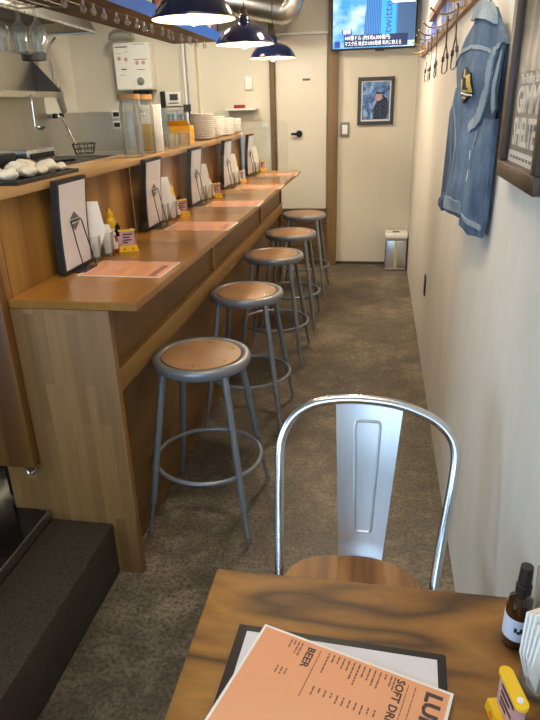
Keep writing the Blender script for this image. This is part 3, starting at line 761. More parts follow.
MB().lathe([(0, 0), (.034, 0), (.034, .006), (.02, .018), (0, .018)], 24, frame_M((.07, -.1565, .095), (1, 0, 0), (0, 0, 1))).build('dial', M['greyplastic'], wh)
MB().box(-.03, .13, -.12, -.04, -.012, .019).build('valve_block', M['blackmetal'], wh)
MB().tube([(.0, -.08, -.012), (.01, -.08, -.15), (.03, -.07, -.4)], .009, 10).build('pipe', M['chrome'], wh)
MB().tube([(.1, -.08, -.012), (.1, -.08, -.2), (.13, -.07, -.42)], .012, 10).build('hose', M['greyplastic'], wh)
gb = thing('glass_ceiling_lamp', 'clear faceted glass bowl lamp hanging above the white water heater', 'lamp', (-2.36, 5.95, 2.085))
mb = MB(); mb.lathe([(.02, .09), (.07, .08), (.11, .05), (.125, .0), (.12, .0), (.105, .047), (.065, .075), (.02, .084)], 12); mb.build('bowl', M['glassgrey'], gb, ang=15)
MB().tube([(0, 0, .085), (0, 0, CEIL-2.0855)], .006, 8).build('stem', M['chrome'], gb)
# controllers, sockets, shelf and switches on the far wall
def wallbox(name, label, cat, x, z, w, h, m, bits, group=None):
    r = thing(name, label, cat, (x, 6.099, z), 0, group)
    MB().box(-w/2, w/2, -.02, -.0005, -h/2, h/2, bev=.003).build('casing', M[m], r)
    for nm, bx0, bx1, bz0, bz1, bm_ in bits: MB().box(bx0, bx1, -.0235, -.0205, bz0, bz1).build(nm, M[bm_], r)
    return r
o = wallbox('remote_control', 'upper small white remote panel with dark display on the splashback', 'control panel', -2.545, 1.455, .09, .07, 'white', [('display', -.03, .03, -.02, .02, 'black')]); o.location.y = 6.0885
o = wallbox('remote_control', 'lower small white remote panel with dark display on the splashback', 'control panel', -2.545, 1.36, .09, .07, 'white', [('display', -.03, .03, -.02, .02, 'black')]); o.location.y = 6.0885
wallbox('heater_control', 'white control panel with dark screen on the cream wall', 'control panel', -1.955, 1.575, .15, .12, 'white', [('display', -.035, .045, -.01, .045, 'darkgrey'), ('button_row', -.05, .05, -.04, -.03, 'greyplastic')])
o = MB().box(-.02, .02, -.03, -.0005, -.07, .07).build('remote_holder', M['black']); o.location = (-2.06, 6.099, 1.575); tag(o, 'narrow black holder left of the white control panel', 'holder')
for x, nm in ((-1.99, 'left'), (-1.87, 'right')):
    o = wallbox('socket_plate', '%s steel socket plate on the splashback behind the drinking glasses' % nm, 'socket', x, 1.40, .1, .13, 'steel', [('socket_slot', -.03, -.01, -.04, .04, 'greyplastic'), ('socket_slot', .01, .03, -.04, .04, 'greyplastic')]); o.location.y = 6.0885
wallbox('light_switch', 'white light switch above the small wall shelf', 'switch', -1.22, 1.69, .07, .11, 'white', [('rocker', -.02, .02, -.03, .03, 'white')])
wallbox('light_switch', 'pale grey switch plate on the far wall below the framed photo', 'switch', -.325, 1.27, .08, .125, 'greyplastic', [('rocker', -.025, .025, -.04, .04, 'white')])
sf = thing('small_shelf', 'small white shelf on the cream far wall above the dishes', 'shelf', (-1.28, 6.099, 1.46))
MB().box(-.15, .14, -.12, -.0005, 0, .018).build('board', M['white'], sf)
o = MB().box(-.05, .05, -.03, .03, 0, .03, bev=.004).build('small_box', M['red']); o.location = (-1.3, 6.02, 1.4785); tag(o, 'small dark red box on the white wall shelf', 'box')
pp = thing('wall_pipe', 'pair of white vertical pipes beside the splashback', 'pipe', (-1.80, 6.06, .245))
for x in (-.02, .02): MB().tube([(x, 0, 0), (x, 0, CEIL-.246)], .014, 12).build('pipe', M['white'], pp)
MB().box(-.05, .05, -.02, .038, 1.22, 1.28).build('bracket', M['darkgrey'], pp)
# duct along the top of the far wall
du = MB(); pts = []; rr = []
N = 90
for k in range(N):
    u = k/(N-1)
    if u < .72: p = Vector((-2.3+u/.72*1.44, 5.75, 2.46-.24*(u/.72)**1.3))
    else:
        a = (u-.72)/.28*radians(120); p = Vector((-.86+.10*sin(a), 5.75+.02*a, 2.22+.14*(1-cos(a))))
    pts.append(p); rr.append(.105 if k % 2 else .098)
du.tube(pts, rr, 24); o = du.build('exhaust_duct', M['duct'], ang=80); tag(o, 'silver flexible exhaust duct running below the ceiling at the far end', 'duct')

# ------------------------------------------------------------------ far wall: television, photo, bin
tv = thing('television', 'flat black television showing news high on the far wall', 'television', (-.09, 5.98, 1.92))
W2, HH = .36, .42
tvr = Matrix.Rotation(radians(-3), 4, 'Y')
MB().box(-W2, W2, 0, .04, 0, HH, bev=.004).build('bezel', M['black'], tv)
MB().box(-.12, .12, .0405, .119, .12, .3).build('wall_mount', M['blackmetal'], tv)
MB().box(.02, .1, -.002, .03, -.014, -.0005).build('sensor_bar', M['black'], tv)
t = NT('tv_sky'); vv = t.coords(); n = t.noise(t.coords((1, 1, 1.5)), 5, 3, .5)
colr = t.ramp(n, [(.42, srgb(30, 160, 235)), (.6, srgb(200, 235, 250))])
t.set(Base_Color=(.02, .02, .02, 1), Emission_Color=colr, Emission_Strength=.95, Roughness=.3)
scr = MB().box(-W2+.012, W2-.012, -.002, -.0005, .014, HH-.012).build('screen', t.m, tv)
t = NT('tv_tower'); w_ = t.n.new('ShaderNodeTexWave'); w_.inputs['Scale'].default_value = 22; t.link(t.coords(), w_.inputs['Vector'])
t.set(Base_Color=(.02, .02, .02, 1), Emission_Color=t.ramp(w_.outputs['Fac'], [(.3, srgb(36, 96, 170)), (.7, srgb(70, 150, 220))]), Emission_Strength=1.0); 
MB().prism([(-.09, .06), (-.06, HH-.013), (.2, HH-.013), (.2, .06)], .0006, frame_M((0, -.0022, 0), (1, 0, 0), (0, 0, 1))).build('picture_tower', t.m, scr)
eb = emit('tv_blue', srgb(40, 150, 225), 1.0); ed = emit('tv_dark', srgb(22, 44, 92), .5); ew = emit('tv_white', srgb(240, 244, 250), 1.2); eg = emit('tv_grey', srgb(60, 96, 140), .6); en = emit('tv_navy', srgb(24, 40, 150), .7)
MB().box(.06, .185, -.0036, -.003, .06, HH-.013).build('picture_facade', eb, scr)
MB().box(.2, W2-.013, -.0036, -.003, .06, HH-.013).build('picture_side', eg, scr)
MB().box(-.25, .29, -.0044, -.0038, .022, .115).build('caption_bar', ed, scr)
MB().box(-.33, -.285, -.0044, -.0038, .022, .07).build('channel_mark', en, scr)
MB().box(-.27, -.185, -.0044, -.0038, .118, .16).build('caption_tag', en, scr)
MB().box(.14, W2-.02, -.0044, -.0038, HH-.075, HH-.02).build('clock_box', ew, scr)
FX = lambda x, z, y=-.005: frame_M((x, y, z), (1, 0, 0), (0, 0, 1))
text('caption_text', '440億ドル (約5兆6,000億円)', .04, ew, scr, FX(-.245, .090), 0, align='LEFT', sx=.8)
text('caption_text', 'マスク氏 株式の100%取得 年内に終える', .038, ew, scr, FX(-.245, .046), 0, align='LEFT', sx=.72)
text('caption_text', '速報', .036, ew, scr, FX(-.2275, .139), .0004)
text('clock_text', '買収合意と発表', .03, en, scr, FX(.245, HH-.048), .0003)
text('building_sign', 'twitter', .1, eg, scr, frame_M((.12, -.005, .26), (0, 0, 1), (-1, 0, 0)), .001)
# framed photo
pf = thing('picture_frame', 'black framed photo of a seated person in dark clothes on the far wall', 'picture', (-.05, 6.099, 1.505))
q = MB(); W3, H3 = .163, .2
q.box(-W3, W3, -.025, -.0005, H3-.03, H3).box(-W3, W3, -.025, -.0005, -H3, -H3+.03).box(-W3, -W3+.03, -.025, -.0005, -H3+.03, H3-.03).box(W3-.03, W3, -.025, -.0005, -H3+.03, H3-.03)
q.build('frame', M['frameblack'], pf)
MB().box(-W3+.031, W3-.031, -.012, -.001, -H3+.031, H3-.031).build('mat_board', M['paper'], pf)
t = NT('photo_print'); n = t.noise(t.coords((1.4, 1, 1)), 14, 5, .65)
t.set(Base_Color=t.ramp(n, [(.36, srgb(24, 34, 70)), (.5, srgb(70, 112, 180)), (.62, srgb(150, 176, 206))]), Roughness=.3)
MB().box(-W3+.042, W3-.042, -.0135, -.0123, -H3+.045, H3-.04).build('photo', t.m, pf)
q = MB().prism([(-.02, -.15), (.1, -.15), (.112, -.06), (.1, .02), (.06, .05), (.02, .03), (.0, -.02), (-.03, -.08)], .001, FX(0, 0, -.0142)).build('photo_figure', M['patch'], pf)
MB().lathe([(0, 0), (.032, 0), (.032, .001), (0, .001)], 20, FX(.025, .035, -.0158)).build('photo_face', M['pinkcard'], q)
MB().box(.0, .075, -.0175, -.0155, .058, .078).build('photo_hat', M['patch'], q)
MB().box(-W3+.031, W3-.031, -.021, -.0195, -H3+.031, H3-.031).build('glazing', M['artglass'], pf)
# bin
bn = thing('trash_bin', 'brushed steel bin with white lid in the far right corner', 'bin', (.19, 5.95, .001))
MB().box(-.1, .1, -.1, .1, 0.001, .30, bev=.012, seg=3).build('body', M['steelz'], bn)
MB().box(-.105, .105, -.105, .105, .301, .352, bev=.012, seg=3).build('lid', M['white'], bn)
MB().box(-.035, .03, -.04, .0, .3525, .358).build('lid_handle', M['darkgrey'], bn)
MB().box(-.011, .011, -.1025, -.1005, .004, .299).build('tape_strip', plain('yellow_tape', srgb(196, 186, 120), .5), bn)
MB().box(-.09, .09, -.1035, -.1005, .284, .296).build('upper_band', M['chrome'], bn)
MB().box(-.09, .09, -.1035, -.1005, .008, .02).build('lower_band', M['chrome'], bn)
o = MB().box(-.008, -.0005, -.035, .035, -.06, .06, bev=.002).build('wall_socket', M['darkgrey']); o.location = (.305, 3.66, .475); tag(o, 'small dark socket low on the right wall', 'socket')

# ------------------------------------------------------------------ right wall: coat rack, hangers, vest, poster
XW = .3045
cr = thing('coat_rack', 'long wall coat rack with wooden rails and brass hooks on the right wall', 'coat rack', (XW, 3.7, 1.80))
MB().box(-.02, 0, -1.9, 1.62, 0, .028, bev=.002).build('lower_rail', M['rackwood'], cr)
MB().box(-.006, 0, -1.9, 1.6, .029, .15).build('backing_panel', M['bluepanel'], cr)
MB().box(-.03, 0, -1.9, .75, .151, .19, bev=.002).build('upper_rail', M['rackwood'], cr)
MB().box(-.022, 0, 1.6, 1.625, .029, .10).build('end_block', M['rackwood'], cr)
HY = [1.5, .85, .43, .15, -.22, -.73, -1.1]
for y in HY:
    hk = MB().tube([(-.007, y, .045), (-.03, y, .032), (-.06, y, .026), (-.09, y, .032), (-.115, y, .05)], .0035, 8).tube([(-.007, y, .012), (-.03, y, .004), (-.045, y, .006), (-.05, y, .02)], .0035, 8)
    hk.blob((-.116, y, .052), (.006, .006, .006)).box(-.0275, -.0202, y-.01, y+.01, .004, .026).box(-.012, -.0062, y-.01, y+.01, .035, .06)
    hk.build('hook', M['brass'], cr)
HL = ['farthest from the camera', 'second from the far end', 'third from the far end', 'fourth from the far end', 'nearest the vest']
for k, (y, tilt) in enumerate(zip(HY[2:], (3, -1, 0, 2, 1))):
    r = thing('wire_hanger', 'thin grey wire hanger on the coat rack, %s' % HL[k], 'hanger', (XW-.045, 3.7+y+.001, 1.80), radians(tilt), 'wire hangers on the coat rack')
    pts = [(0, .012, .012), (0, .006, .020), (0, -.006, .018), (0, -.010, .006), (0, 0, -.01), (0, 0, -.05), (.003, .03, -.085), (.005, .11, -.135), (.006, .135, -.165), (.005, .127, -.19), (0, 0, -.197), (-.005, -.127, -.19), (-.006, -.135, -.165), (-.005, -.11, -.135), (-.003, -.03, -.085), (0, 0, -.055)]
    MB().tube(pts, .0028, 6).build('wire', M['wire'], r)
    MB().tube([(.005, .10, -.128), (.0055, .118, -.143)], .006, 8).build('notch_clip', M['darkgrey'], r)
    MB().tube([(-.005, -.10, -.128), (-.0055, -.118, -.143)], .006, 8).build('notch_clip', M['darkgrey'], r)
# denim vest hanging at a slight angle to the wall; u runs along it away from the room's front, v is up
ux = Vector((-.1266, .9919, 0)).normalized(); nrm = Vector((-ux.y, ux.x, 0))
vs_ = thing('denim_vest', 'sleeveless faded blue denim vest with frayed armholes hanging on the right wall', 'vest', (.287, 1.752, 1.1))
def vp(u, v, w=0): return tuple(ux*u + Vector((0, 0, v-1.1)) + nrm*w)
OUT = [(.223, 1.721), (.155, 1.729), (.065, 1.71), (.023, 1.68), (-.019, 1.648), (-.054, 1.619), (.021, 1.615), (.05, 1.588), (.058, 1.521), (.095, 1.489), (.12, 1.46), (.184, 1.431), (.18, 1.419), (.121, 1.422), (.05, 1.440), (-.009, 1.451), (-.04, 1.452), (-.039, 1.371), (-.038, 1.287), (-.036, 1.202), (-.02, 1.150), (.04, 1.143), (.107, 1.133), (.17, 1.140), (.215, 1.142), (.217, 1.163), (.284, 1.161), (.36, 1.155), (.443, 1.155), (.495, 1.167), (.488, 1.183), (.417, 1.208), (.405, 1.233), (.389, 1.305), (.398, 1.358), (.454, 1.463), (.41, 1.499), (.384, 1.532), (.404, 1.572), (.415, 1.614), (.331, 1.663), (.251, 1.693)]
def bdist(u, v):
    """distance inside the vest outline, 0 outside"""
    p = Vector((u, v)); best = 9; ins = False; n = len(OUT)
    for i in range(n):
        a = Vector(OUT[i-1]); b = Vector(OUT[i]); d = b-a
        k = max(0, min(1, (p-a).dot(d)/max(d.length_squared, 1e-9)))
        best = min(best, (p-a-d*k).length)
        if (a.y > v) != (b.y > v) and u < (b.x-a.x)*(v-a.y)/(b.y-a.y)+a.x: ins = not ins
    return best if ins else 0
def relief(u, v):
    d = bdist(u, v)
    return .010 + .010*min(1, d/.07) + min(1, d/.05)*(.0045*sin(u*36+v*9)+.003*sin(u*19-v*33)+.003*sin(v*41+u*6))
def cloth(poly, lo, hi, name, mat, parent, cuts=1, flat=False):
    """a piece of cloth: outline in (u, v), underside at relief+lo, face at relief+hi"""
    mb = MB(); bm = mb.bm
    f = bm.faces.new([bm.verts.new((p[0], p[1], 0)) for p in poly])
    bmesh.ops.triangulate(bm, faces=[f])
    for _ in range(cuts):
        bmesh.ops.subdivide_edges(bm, edges=[e for e in bm.edges if e.calc_length() > .02], cuts=1)
        bmesh.ops.triangulate(bm, faces=bm.faces)
    ext = bmesh.ops.extrude_face_region(bm, geom=list(bm.faces))
    ev = {g for g in ext['geom'] if isinstance(g, bmesh.types.BMVert)}
    for v in bm.verts:
        u, y = v.co.x, v.co.y
        h = 0 if flat else relief(u, y)
        v.co = Vector(vp(u, y, (h+hi) if v in ev else (0 if lo is None else h+lo)))
    return mb.build(name, mat, parent, ang=60)
cloth(OUT, None, 0, 'body', M['denim'], vs_, 3)
cloth([(.26, 1.70), (.182, 1.700), (.092, 1.688), (.017, 1.668), (.033, 1.697), (.077, 1.724), (.157, 1.738), (.219, 1.734)], 0, .008, 'collar', M['denimpale'], vs_)
cloth([(.412, 1.606), (.359, 1.621), (.227, 1.63), (.131, 1.621), (.045, 1.604), (.045, 1.612), (.133, 1.631), (.229, 1.640), (.369, 1.632), (.415, 1.617)], -.002, .003, 'yoke_seam', M['denimpale'], vs_, 2)
fr = [(-.054, 1.623), (.021, 1.617), (.054, 1.588), (.062, 1.523), (.099, 1.491), (.124, 1.462), (.188, 1.433), (.18, 1.416), (.136, 1.423), (.067, 1.453), (.042, 1.486), (.025, 1.521), (.01, 1.586), (-.007, 1.607)]
rr = random.Random(9)
fj = []
for i in range(len(fr)):
    a, b = Vector(fr[i]), Vector(fr[(i+1) % len(fr)])
    for k in range(4): fj.append(tuple(a.lerp(b, k/4) + (Vector((rr.uniform(-.004, .004), rr.uniform(-.004, .004))) if k else Vector((0, 0)))))
cloth(fj, -.004, .006, 'armhole_fray', M['denimpale'], vs_)
cloth([(-.045, 1.618), (-.006, 1.611), (.012, 1.586), (.03, 1.521), (.046, 1.486), (.064, 1.455), (.123, 1.427), (-.009, 1.451), (-.034, 1.469), (-.038, 1.536), (-.046, 1.578)], None, .004, 'inner_back', M['denimdark'], vs_, 1, True)
cloth([(-.045, 1.618), (-.03, 1.60), (-.010, 1.567), (.012, 1.535), (.008, 1.503), (-.004, 1.475), (-.022, 1.462), (-.034, 1.476), (-.016, 1.52), (-.034, 1.566)], .0045, .012, 'armhole_facing', M['denimpale'], vs_, 1, True)
cloth([(.395, 1.208), (.178, 1.218), (.181, 1.18), (.412, 1.164)], -.002, .004, 'waist_tab', M['denimpale'], vs_, 2)
cloth([(.177, 1.176), (.171, 1.186), (.061, 1.182), (-.023, 1.18), (-.021, 1.168), (.071, 1.167)], -.002, .004, 'waistband', M['denimpale'], vs_, 2)
cloth([(.119, 1.418), (.108, 1.418), (.098, 1.374), (.106, 1.311), (.117, 1.309), (.109, 1.372)], -.002, .002, 'seam', M['denimpale'], vs_, 2)
cloth([(.366, 1.532), (.356, 1.531), (.31, 1.365), (.346, 1.25), (.356, 1.25), (.32, 1.364)], -.002, .002, 'seam', M['denimpale'], vs_, 2)
cloth([(.138, 1.365), (.132, 1.366), (.160, 1.278), (.165, 1.277)], -.002, .0015, 'stitch', M['paper'], vs_, 1)
cloth([(.493, 1.186), (.455, 1.196), (.43, 1.19), (.425, 1.163), (.443, 1.150), (.47, 1.156), (.50, 1.163)], -.004, .005, 'hem_fray', M['denimdark'], vs_, 2)
pc = cloth([(.253, 1.585), (.154, 1.566), (.142, 1.514), (.244, 1.489), (.273, 1.52), (.29, 1.57)], -.002, .007, 'patch', M['patch'], vs_, 2)
cloth([(.284, 1.552), (.147, 1.563), (.142, 1.516), (.274, 1.523)], .006, .0078, 'patch_field', M['gold'], pc, 2)
cloth([(.264, 1.560), (.258, 1.580), (.240, 1.577), (.222, 1.566), (.225, 1.559)], .006, .0078, 'patch_crown', M['gold'], pc, 1)
cloth([(.276, 1.520), (.149, 1.512), (.147, 1.507), (.273, 1.515)], .006, .0080, 'patch_border', M['paper'], pc, 2)
cloth([(.255, 1.507), (.195, 1.506), (.193, 1.501), (.253, 1.502)], .006, .0080, 'patch_caption', M['gold'], pc, 1)
lt = text('patch_lettering', 'REAL', .042, M['patch'], pc, Matrix.Identity(4), .001, .0008, sx=1.0)
for v in lt.data.vertices: v.co = Vector(vp(.212-v.co.x, 1.538+v.co.y, relief(.212-v.co.x, 1.538+v.co.y)+.0092+v.co.z))
vh = thing('wire_hanger', 'dark wire hanger holding the denim vest at its collar', 'hanger', (.287, 1.752, 1.1))
MB().tube([vp(.155, 1.70, -.004), vp(.155, 1.78, -.004), vp(.145, 1.81, .0), vp(.165, 1.822, .0), vp(.18, 1.812, 0)], .003, 6).tube([vp(.0, 1.625, -.004), vp(.155, 1.70, -.004), vp(.36, 1.61, -.004)], .003, 6).build('wire', M['wire'], vh)
# movie poster in a dark wood frame
pf = thing('poster_frame', 'tall dark wood framed black and white film poster on the right wall', 'poster', (XW, 1.385, 1.708))
PW, PH = .19, .375
q = MB().box(-.03, 0, -PW, PW, PH-.035, PH, bev=.002).box(-.03, 0, -PW, PW, -PH, -PH+.035, bev=.002).box(-.03, 0, -PW, -PW+.035, -PH+.0355, PH-.0355, bev=.002).box(-.03, 0, PW-.035, PW, -PH+.0355, PH-.0355, bev=.002)
q.build('frame', M['framewood'], pf)
t = NT('poster_print'); n = t.noise(t.coords((1, 3.2, 1.0)), 9, 5, .65)
t.set(Base_Color=t.ramp(n, [(.36, srgb(70, 64, 58)), (.5, srgb(128, 120, 108)), (.64, srgb(190, 182, 168))]), Roughness=.35)
MB().box(-.012, -.001, -PW+.036, PW-.036, -PH+.036, PH-.036).build('print', t.m, pf)
MB().box(-.0135, -.0125, -PW+.036, PW-.036, -PH+.036, -PH+.060).build('credit_strip', M['paper'], pf)
MB().box(-.0135, -.0125, -PW+.036, PW-.036, -PH+.062, -PH+.215).build('title_field', M['inkpale'], pf)
PX = lambda y, z: frame_M((-.0142, y, z), (0, -1, 0), (0, 0, 1))
text('title', 'GIMME', .072, M['paper'], pf, PX(0, -PH+.160), .0016, sx=1.1)
text('title', 'SHELTER', .078, M['paper'], pf, PX(0, -PH+.097), .0016, sx=.82)
text('subtitle', 'The Rolling Stones', .026, M['paper'], pf, PX(0, -PH+.202), .0003, sx=1.1)
q = MB()
for k in range(9): q.box(-.0142, -.0136, -.14+k*.031, -.14+k*.031+.02, -PH+.045, -PH+.051)
q.build('credit_print', M['ink'], pf)
MB().box(-.021, -.0195, -PW+.036, PW-.036, -PH+.036, PH-.036).build('glazing', M['artglass'], pf)

# ------------------------------------------------------------------ the chair
ch = thing('metal_chair', 'steel chair with curved tube back, flat splat and wooden seat at the table', 'chair', (-.017, 1.03, 0))
CX = -.017; CY = 1.03
def C(p): return (p[0]-CX, p[1]-CY, p[2])
path = [(-0.198, 1.142, 0.448), (-0.202, 1.184, 0.573), (-0.207, 1.241, 0.731), (-0.204, 1.251, 0.759), (-0.196, 1.261, 0.787), (-0.183, 1.269, 0.809), (-0.167, 1.276, 0.827), (-0.14, 1.282, 0.843), (-0.112, 1.285, 0.854), (-0.055, 1.288, 0.862), (-0.013, 1.288, 0.862), (0.029, 1.287, 0.86), (0.071, 1.285, 0.854), (0.104, 1.282, 0.844), (0.136, 1.278, 0.832), (0.161, 1.273, 0.818), (0.181, 1.266, 0.799), (0.195, 1.258, 0.778), (0.2, 1.249, 0.752), (0.199, 1.239, 0.725), (0.195, 1.225, 0.685), (0.185, 1.199, 0.613), (0.176, 1.179, 0.558), (0.163, 1.139, 0.448)]
def smooth(P, k=5):
    P = [Vector(p) for p in P]; out = []
    for i in range(len(P)-1):
        a, b, c, d = P[max(i-1, 0)], P[i], P[i+1], P[min(i+2, len(P)-1)]
        for j in range(k):
            t = j/k; out.append(.5*((2*b)+(c-a)*t+(2*a-5*b+4*c-d)*t*t+(3*b-a-3*c+d)*t**3))
    out.append(P[-1])
    for _ in range(12): out = [out[0]]+[(out[i-1]+2*out[i]+out[i+1])/4 for i in range(1, len(out)-1)]+[out[-1]]
    return out
MB().tube(smooth([C(p) for p in path]), .0115, 18).build('back_frame', M['tube'], ch)
for xt, xb, yt, yb in ((-.198, -.215, 1.139, 1.20), (.163, .185, 1.137, 1.195), (-.17, -.195, .90, .865), (.14, .165, .90, .865)):
    L = MB().tube([C((xt, yt, .43)), C((xb, yb, .012))], [.0145, .011], 12).build('leg', M['tube'], ch)
    MB().tube([C((xb, yb, 0)), C((xb, yb, .0125))], .014, 12).build('foot_cap', M['black'], L)
st = MB(); n = 40; pts = []
for k in range(n):
    a = 2*pi*k/n; e = .72
    px_ = .165*math.copysign(abs(cos(a))**e, cos(a)); py_ = .165*math.copysign(abs(sin(a))**e, sin(a))
    pts.append((px_*(1-.08*(py_ < 0)*abs(py_)/.165)-.008, py_+.016))
st.prism(pts, .018, Matrix.Translation((0, 0, .452)))
st.build('seat', M['seatwood'], ch)
q = MB().prism([(p[0]*.93, p[1]*.93) for p in pts], .03, Matrix.Translation((0, 0, .4215))); q.build('seat_apron', M['tube'], ch)
sp_ = MB()
def splat_pt(u, v, w): # u 0..1 across, v 0..1 up
    z = .460+(.855-.460)*v; y = 1.211+(z-.462)*.2; xl = -.061-.016*v; xr = .044+.035*v
    bow = .010*(1-(2*u-1)**2) + .03*max(0, .10-v)/.10*0
    return C((xl+(xr-xl)*u, y+bow+w-.004-.006*max(0, .08-v)/.08, z))
NU, NV = 12, 24
for w in (0, .004):
    pass
g0 = [[sp_.bm.verts.new(splat_pt(i/NU, j/NV, 0)) for i in range(NU+1)] for j in range(NV+1)]
g1 = [[sp_.bm.verts.new(splat_pt(i/NU, j/NV, .004)) for i in range(NU+1)] for j in range(NV+1)]
for j in range(NV):
    for i in range(NU):
        sp_.bm.faces.new((g0[j][i], g0[j][i+1], g0[j+1][i+1], g0[j+1][i])); sp_.bm.faces.new((g1[j][i], g1[j+1][i], g1[j+1][i+1], g1[j][i+1]))
    sp_.bm.faces.new((g0[j][0], g0[j+1][0], g1[j+1][0], g1[j][0])); sp_.bm.faces.new((g0[j][NU], g1[j][NU], g1[j+1][NU], g0[j+1][NU]))
for i in range(NU):
    sp_.bm.faces.new((g0[0][i], g1[0][i], g1[0][i+1], g0[0][i+1])); sp_.bm.faces.new((g0[NV][i], g0[NV][i+1], g1[NV][i+1], g1[NV][i]))
spo = sp_.build('back_splat', M['chair'], ch)
def emb(u, v): return splat_pt(u, v, -.0015)
loop = []
corners = [(.35, .18), (.69, .18), (.69, .88), (.29, .88)]
for i in range(4):
    a, b, c_ = Vector(corners[i-1]), Vector(corners[i]), Vector(corners[(i+1) % 4])
    p0 = b+(a-b).normalized()*.05; p1 = b+(c_-b).normalized()*.05
    for s in (0, .25, .5, .75, 1): loop.append(emb(*((1-s)**2*p0+2*s*(1-s)*b+s*s*p1)))
    for s in (.2, .4, .6, .8):
        d_ = (c_+(b-c_).normalized()*.05); loop.append(emb(*(p1.lerp(d_, s))))
MB().tube(loop, .0036, 8, closed=True).build('embossed_line', M['chair'], spo)

# ------------------------------------------------------------------ the table and what lies on it
tb = thing('dining_table', 'brown plywood table in the foreground with bold grain', 'table', (.018, .5, 0))
MB().box(-.281, .284, -.34, .352, .69, .72, bev=.004, seg=3).build('table_top', M['table'], tb)
for x in (-.24, .24):
    for y in (-.3, .30): MB().box(x-.02, x+.02, y-.02, y+.02, 0.001, .6895).build('leg', M['blackmetal'], tb)
MB().box(-.22, .22, -.28, -.26, .63, .689).box(-.22, .22, .26, .28, .63, .689).build('apron', M['blackmetal'], tb)
TZ = .7205
md = thing('menu_folder', 'black folder with white page lying on the table under the orange lunch sheet', 'menu', (-.193, .725, TZ), radians(-2.7))
MB().box(0, .322, -.235, 0, 0, .006, bev=.002).build('cover', M['black'], md)
MB().box(.016, .309, -.222, -.014, .0062, .0075).build('page', M['sheet'], md)
ls = thing('lunch_sheet', 'orange laminated lunch and drinks sheet on top of the black folder on the table', 'menu', (-.151, .726, TZ+.0085), math.atan2(-.29, .957))
MB().box(0, .297, -.21, 0, 0, .0012).build('laminate', M['paper'], ls)
pg = MB().box(.0045, .2925, -.2055, -.0045, .0013, .0018).build('printed_page', M['orange'], ls)
TM = lambda u, v: frame_M((u, -v, .0021), (0, -1, 0), (1, 0, 0))   # reads downwards, tops of letters to the right
text('heading', 'BEER', .0165, M['ink'], pg, TM(.087, .012), .0004, .0001, 'LEFT', 1.05)
text('heading', 'SOFT DRINK', .0165, M['ink'], pg, TM(.225, .010), .0004, .0001, 'LEFT', 1.0)
text('title', 'LUNCH', .031, M['ink'], pg, TM(.272, .012), .0012, .0001, 'LEFT', 1.1)
q = MB().box(.1005, .1018, -.097, -.012, .0019, .0021)
q.build('rule', M['inklight'], pg)
q = MB(); rr = random.Random(5)
def words(u, v0, v1, th=.0022):
    v = v0
    while v < v1:
        L = .003+.006*rr.random()
        if v+L > v1+.002: break
        q.box(u, u+th, -v-L, -v, .0019, .0021); v += L+.0016
for u, v1 in ((.052, .026), (.058, .024), (.064, .033), (.070, .036)): words(u, .010, v1)
for u in (.114, .122, .130, .138, .146, .154, .162, .170, .178, .186, .194, .202, .210, .2155): words(u, .010, .026+.022*rr.random())
for u in (.052, .059, .066): words(u, .062, .078)
for u in (.114, .123, .132, .141, .150, .159, .168, .177, .186, .195, .204): words(u, .072, .086)
for u, v1 in ((.236, .10), (.246, .12)): words(u, .014, v1, .0012)
q.build('small_print', M['printink'], pg)
# amber spray bottle
ab = thing('spray_bottle', 'amber glass spray bottle with white label standing on the table by the wall', 'bottle', (.238, .757, TZ))
MB().lathe([(0, 0), (.019, 0), (.0205, .003), (.0205, .072), (.018, .084), (.010, .091), (.0095, .098), (0, .098)], 28).build('body', M['amber'], ab)
MB().lathe([(.0207, .018), (.0212, .018), (.0212, .058), (.0207, .058)], 28, closed=True).build('label_wrap', M['label'], ab)
q = MB()
for k, (a, z, hh) in enumerate(((-112, .036, .008), (-100, .034, .005), (-90, .036, .009), (-78, .034, .004), (-62, .034, .014))):
    a = radians(a); q.box(-.002, .002, -.0004, .0004, -hh/2, hh/2, Matrix.Translation((.0214*cos(a), .0214*sin(a), z+hh/2)) @ Matrix.Rotation(a+pi/2, 4, 'Z'))
q.build('label_print', M['patch'], ab)
MB().lathe([(0, .0982), (.0115, .0982), (.0115, .112), (.009, .114), (.009, .119), (.010, .120), (.009, .146), (0, .147)], 20).build('pump_cap', M['black'], ab)
g = tumbler((.255, .675, TZ), 'clear glass at the table edge holding napkins and paper sleeves', 'napkin_glass', 'glass', 'table condiments', .031, .09)
o = napkins((.250, .668, TZ+.0095), 'white folded napkins fanned in the glass at the table edge', .15, -1.0, .07)
o['group'] = 'table condiments'
for k, (dx, dy, rz, nm) in enumerate(((-.012, .012, .4, 'left'), (.004, .014, -.1, 'middle'), (.017, .005, -.5, 'right'))):
    r = thing('chopstick_sleeve', 'grey-brown paper chopstick sleeve in the table glass, %s one' % nm, 'chopsticks', (.257+dx, .680+dy, TZ+.0095), rz, 'chopstick sleeves in the table glass')
    MB().box(-.006, .006, -.002, .002, 0, .185+.008*k, Matrix.Rotation(radians(-4), 4, 'X')).build('sleeve', M['kraft'], r)
card_stand((.197, .60, TZ), 'yellow card stand with pinkish card at the lower right corner of the table', radians(-78), 'table condiments', .9)

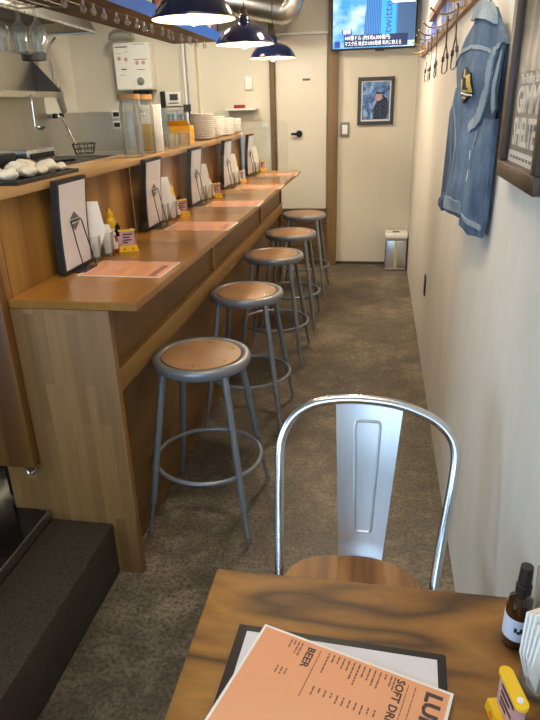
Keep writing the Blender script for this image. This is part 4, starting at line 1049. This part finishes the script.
# ------------------------------------------------------------------ light
def area(name, loc, rot, size, energy, color, sy=None, spread=pi):
    L = bpy.data.lights.new(name, 'AREA'); L.energy = energy; L.color = color
    L.shape = 'RECTANGLE' if sy else 'SQUARE'; L.size = size
    if sy: L.size_y = sy
    L.spread = spread
    o = bpy.data.objects.new(name, L); COL.objects.link(o); o.location = loc; o.rotation_euler = rot; return o
def spot(name, loc, target, energy, color, ang=70, blend=.6, size=.04):
    L = bpy.data.lights.new(name, 'SPOT'); L.energy = energy; L.color = color; L.spot_size = radians(ang); L.spot_blend = blend; L.shadow_soft_size = size
    o = bpy.data.objects.new(name, L); COL.objects.link(o); o.location = loc
    o.rotation_euler = (Vector(target)-Vector(loc)).to_track_quat('-Z', 'Y').to_euler(); return o
WARM = (1, .84, .62)
area('kitchen_ceiling_light', (-1.6, 4.7, CEIL-.02), (0, 0, 0), .4, 26, (1, .92, .74), .3)
area('hood_light', (-2.55, 4.9, 2.09), (0, 0, 0), .25, 2, (1, .9, .7), .25)
area('aisle_ceiling_light', (-.15, 4.3, CEIL-.02), (0, 0, 0), .3, 20, WARM, .3)
area('front_ceiling_light', (-.3, 1.3, CEIL-.02), (0, 0, 0), .9, 13, WARM, .9)
spot('rack_spotlight', (-.25, 4.6, CEIL-.05), (.3, 4.7, 1.85), 32, WARM, 75)
spot('vest_spotlight', (-.35, 2.2, CEIL-.05), (.3, 2.2, 1.5), 26, WARM, 70)
for nm, lc, ro, sz, hh in (('window_portal', (-.775, -1.6, 1.2), (radians(-90), 0, 0), 1.94, 1.9), ('side_window_portal', (-2.95, -.25, 1.4), (0, radians(-90), 0), 1.6, 2.1)):
    p = area(nm, lc, ro, sz, 1, (1, 1, 1), hh); p.data.cycles.is_portal = True
wd = bpy.data.worlds.new('daylight'); S.world = wd; wd.use_nodes = True
bg = wd.node_tree.nodes['Background']; bg.inputs['Color'].default_value = (.55, .75, 1.0, 1); bg.inputs['Strength'].default_value = 5.0

# ------------------------------------------------------------------ camera
yaw, pitch, roll = radians(10.2), radians(22.7), radians(-1.68)
cy, sy, cp, sp2 = cos(yaw), sin(yaw), cos(pitch), sin(pitch)
fw = Vector((-sy*cp, cy*cp, -sp2)); rt = Vector((cy, sy, 0)); up = rt.cross(fw)
r2 = cos(roll)*rt+sin(roll)*up; u2 = -sin(roll)*rt+cos(roll)*up
cam = bpy.data.cameras.new('camera'); co = bpy.data.objects.new('camera', cam); COL.objects.link(co)
Mx = Matrix.Identity(4)
for i in range(3): Mx[i][0], Mx[i][1], Mx[i][2] = r2[i], u2[i], -fw[i]
Mx.translation = (0, 0, 1.5); co.matrix_world = Mx
cam.sensor_fit = 'VERTICAL'; cam.sensor_height = 36; cam.lens = 609.7/720*36; cam.clip_start = .02
S.camera = co
S.view_settings.view_transform = 'Standard'; S.view_settings.look = 'None'; S.view_settings.exposure = .42; S.view_settings.gamma = 1
S.view_settings.use_curve_mapping = False
S.cycles.max_bounces = 10; S.cycles.transparent_max_bounces = 24; S.cycles.caustics_refractive = False; S.cycles.caustics_reflective = False
S.cycles.sample_clamp_indirect = 4
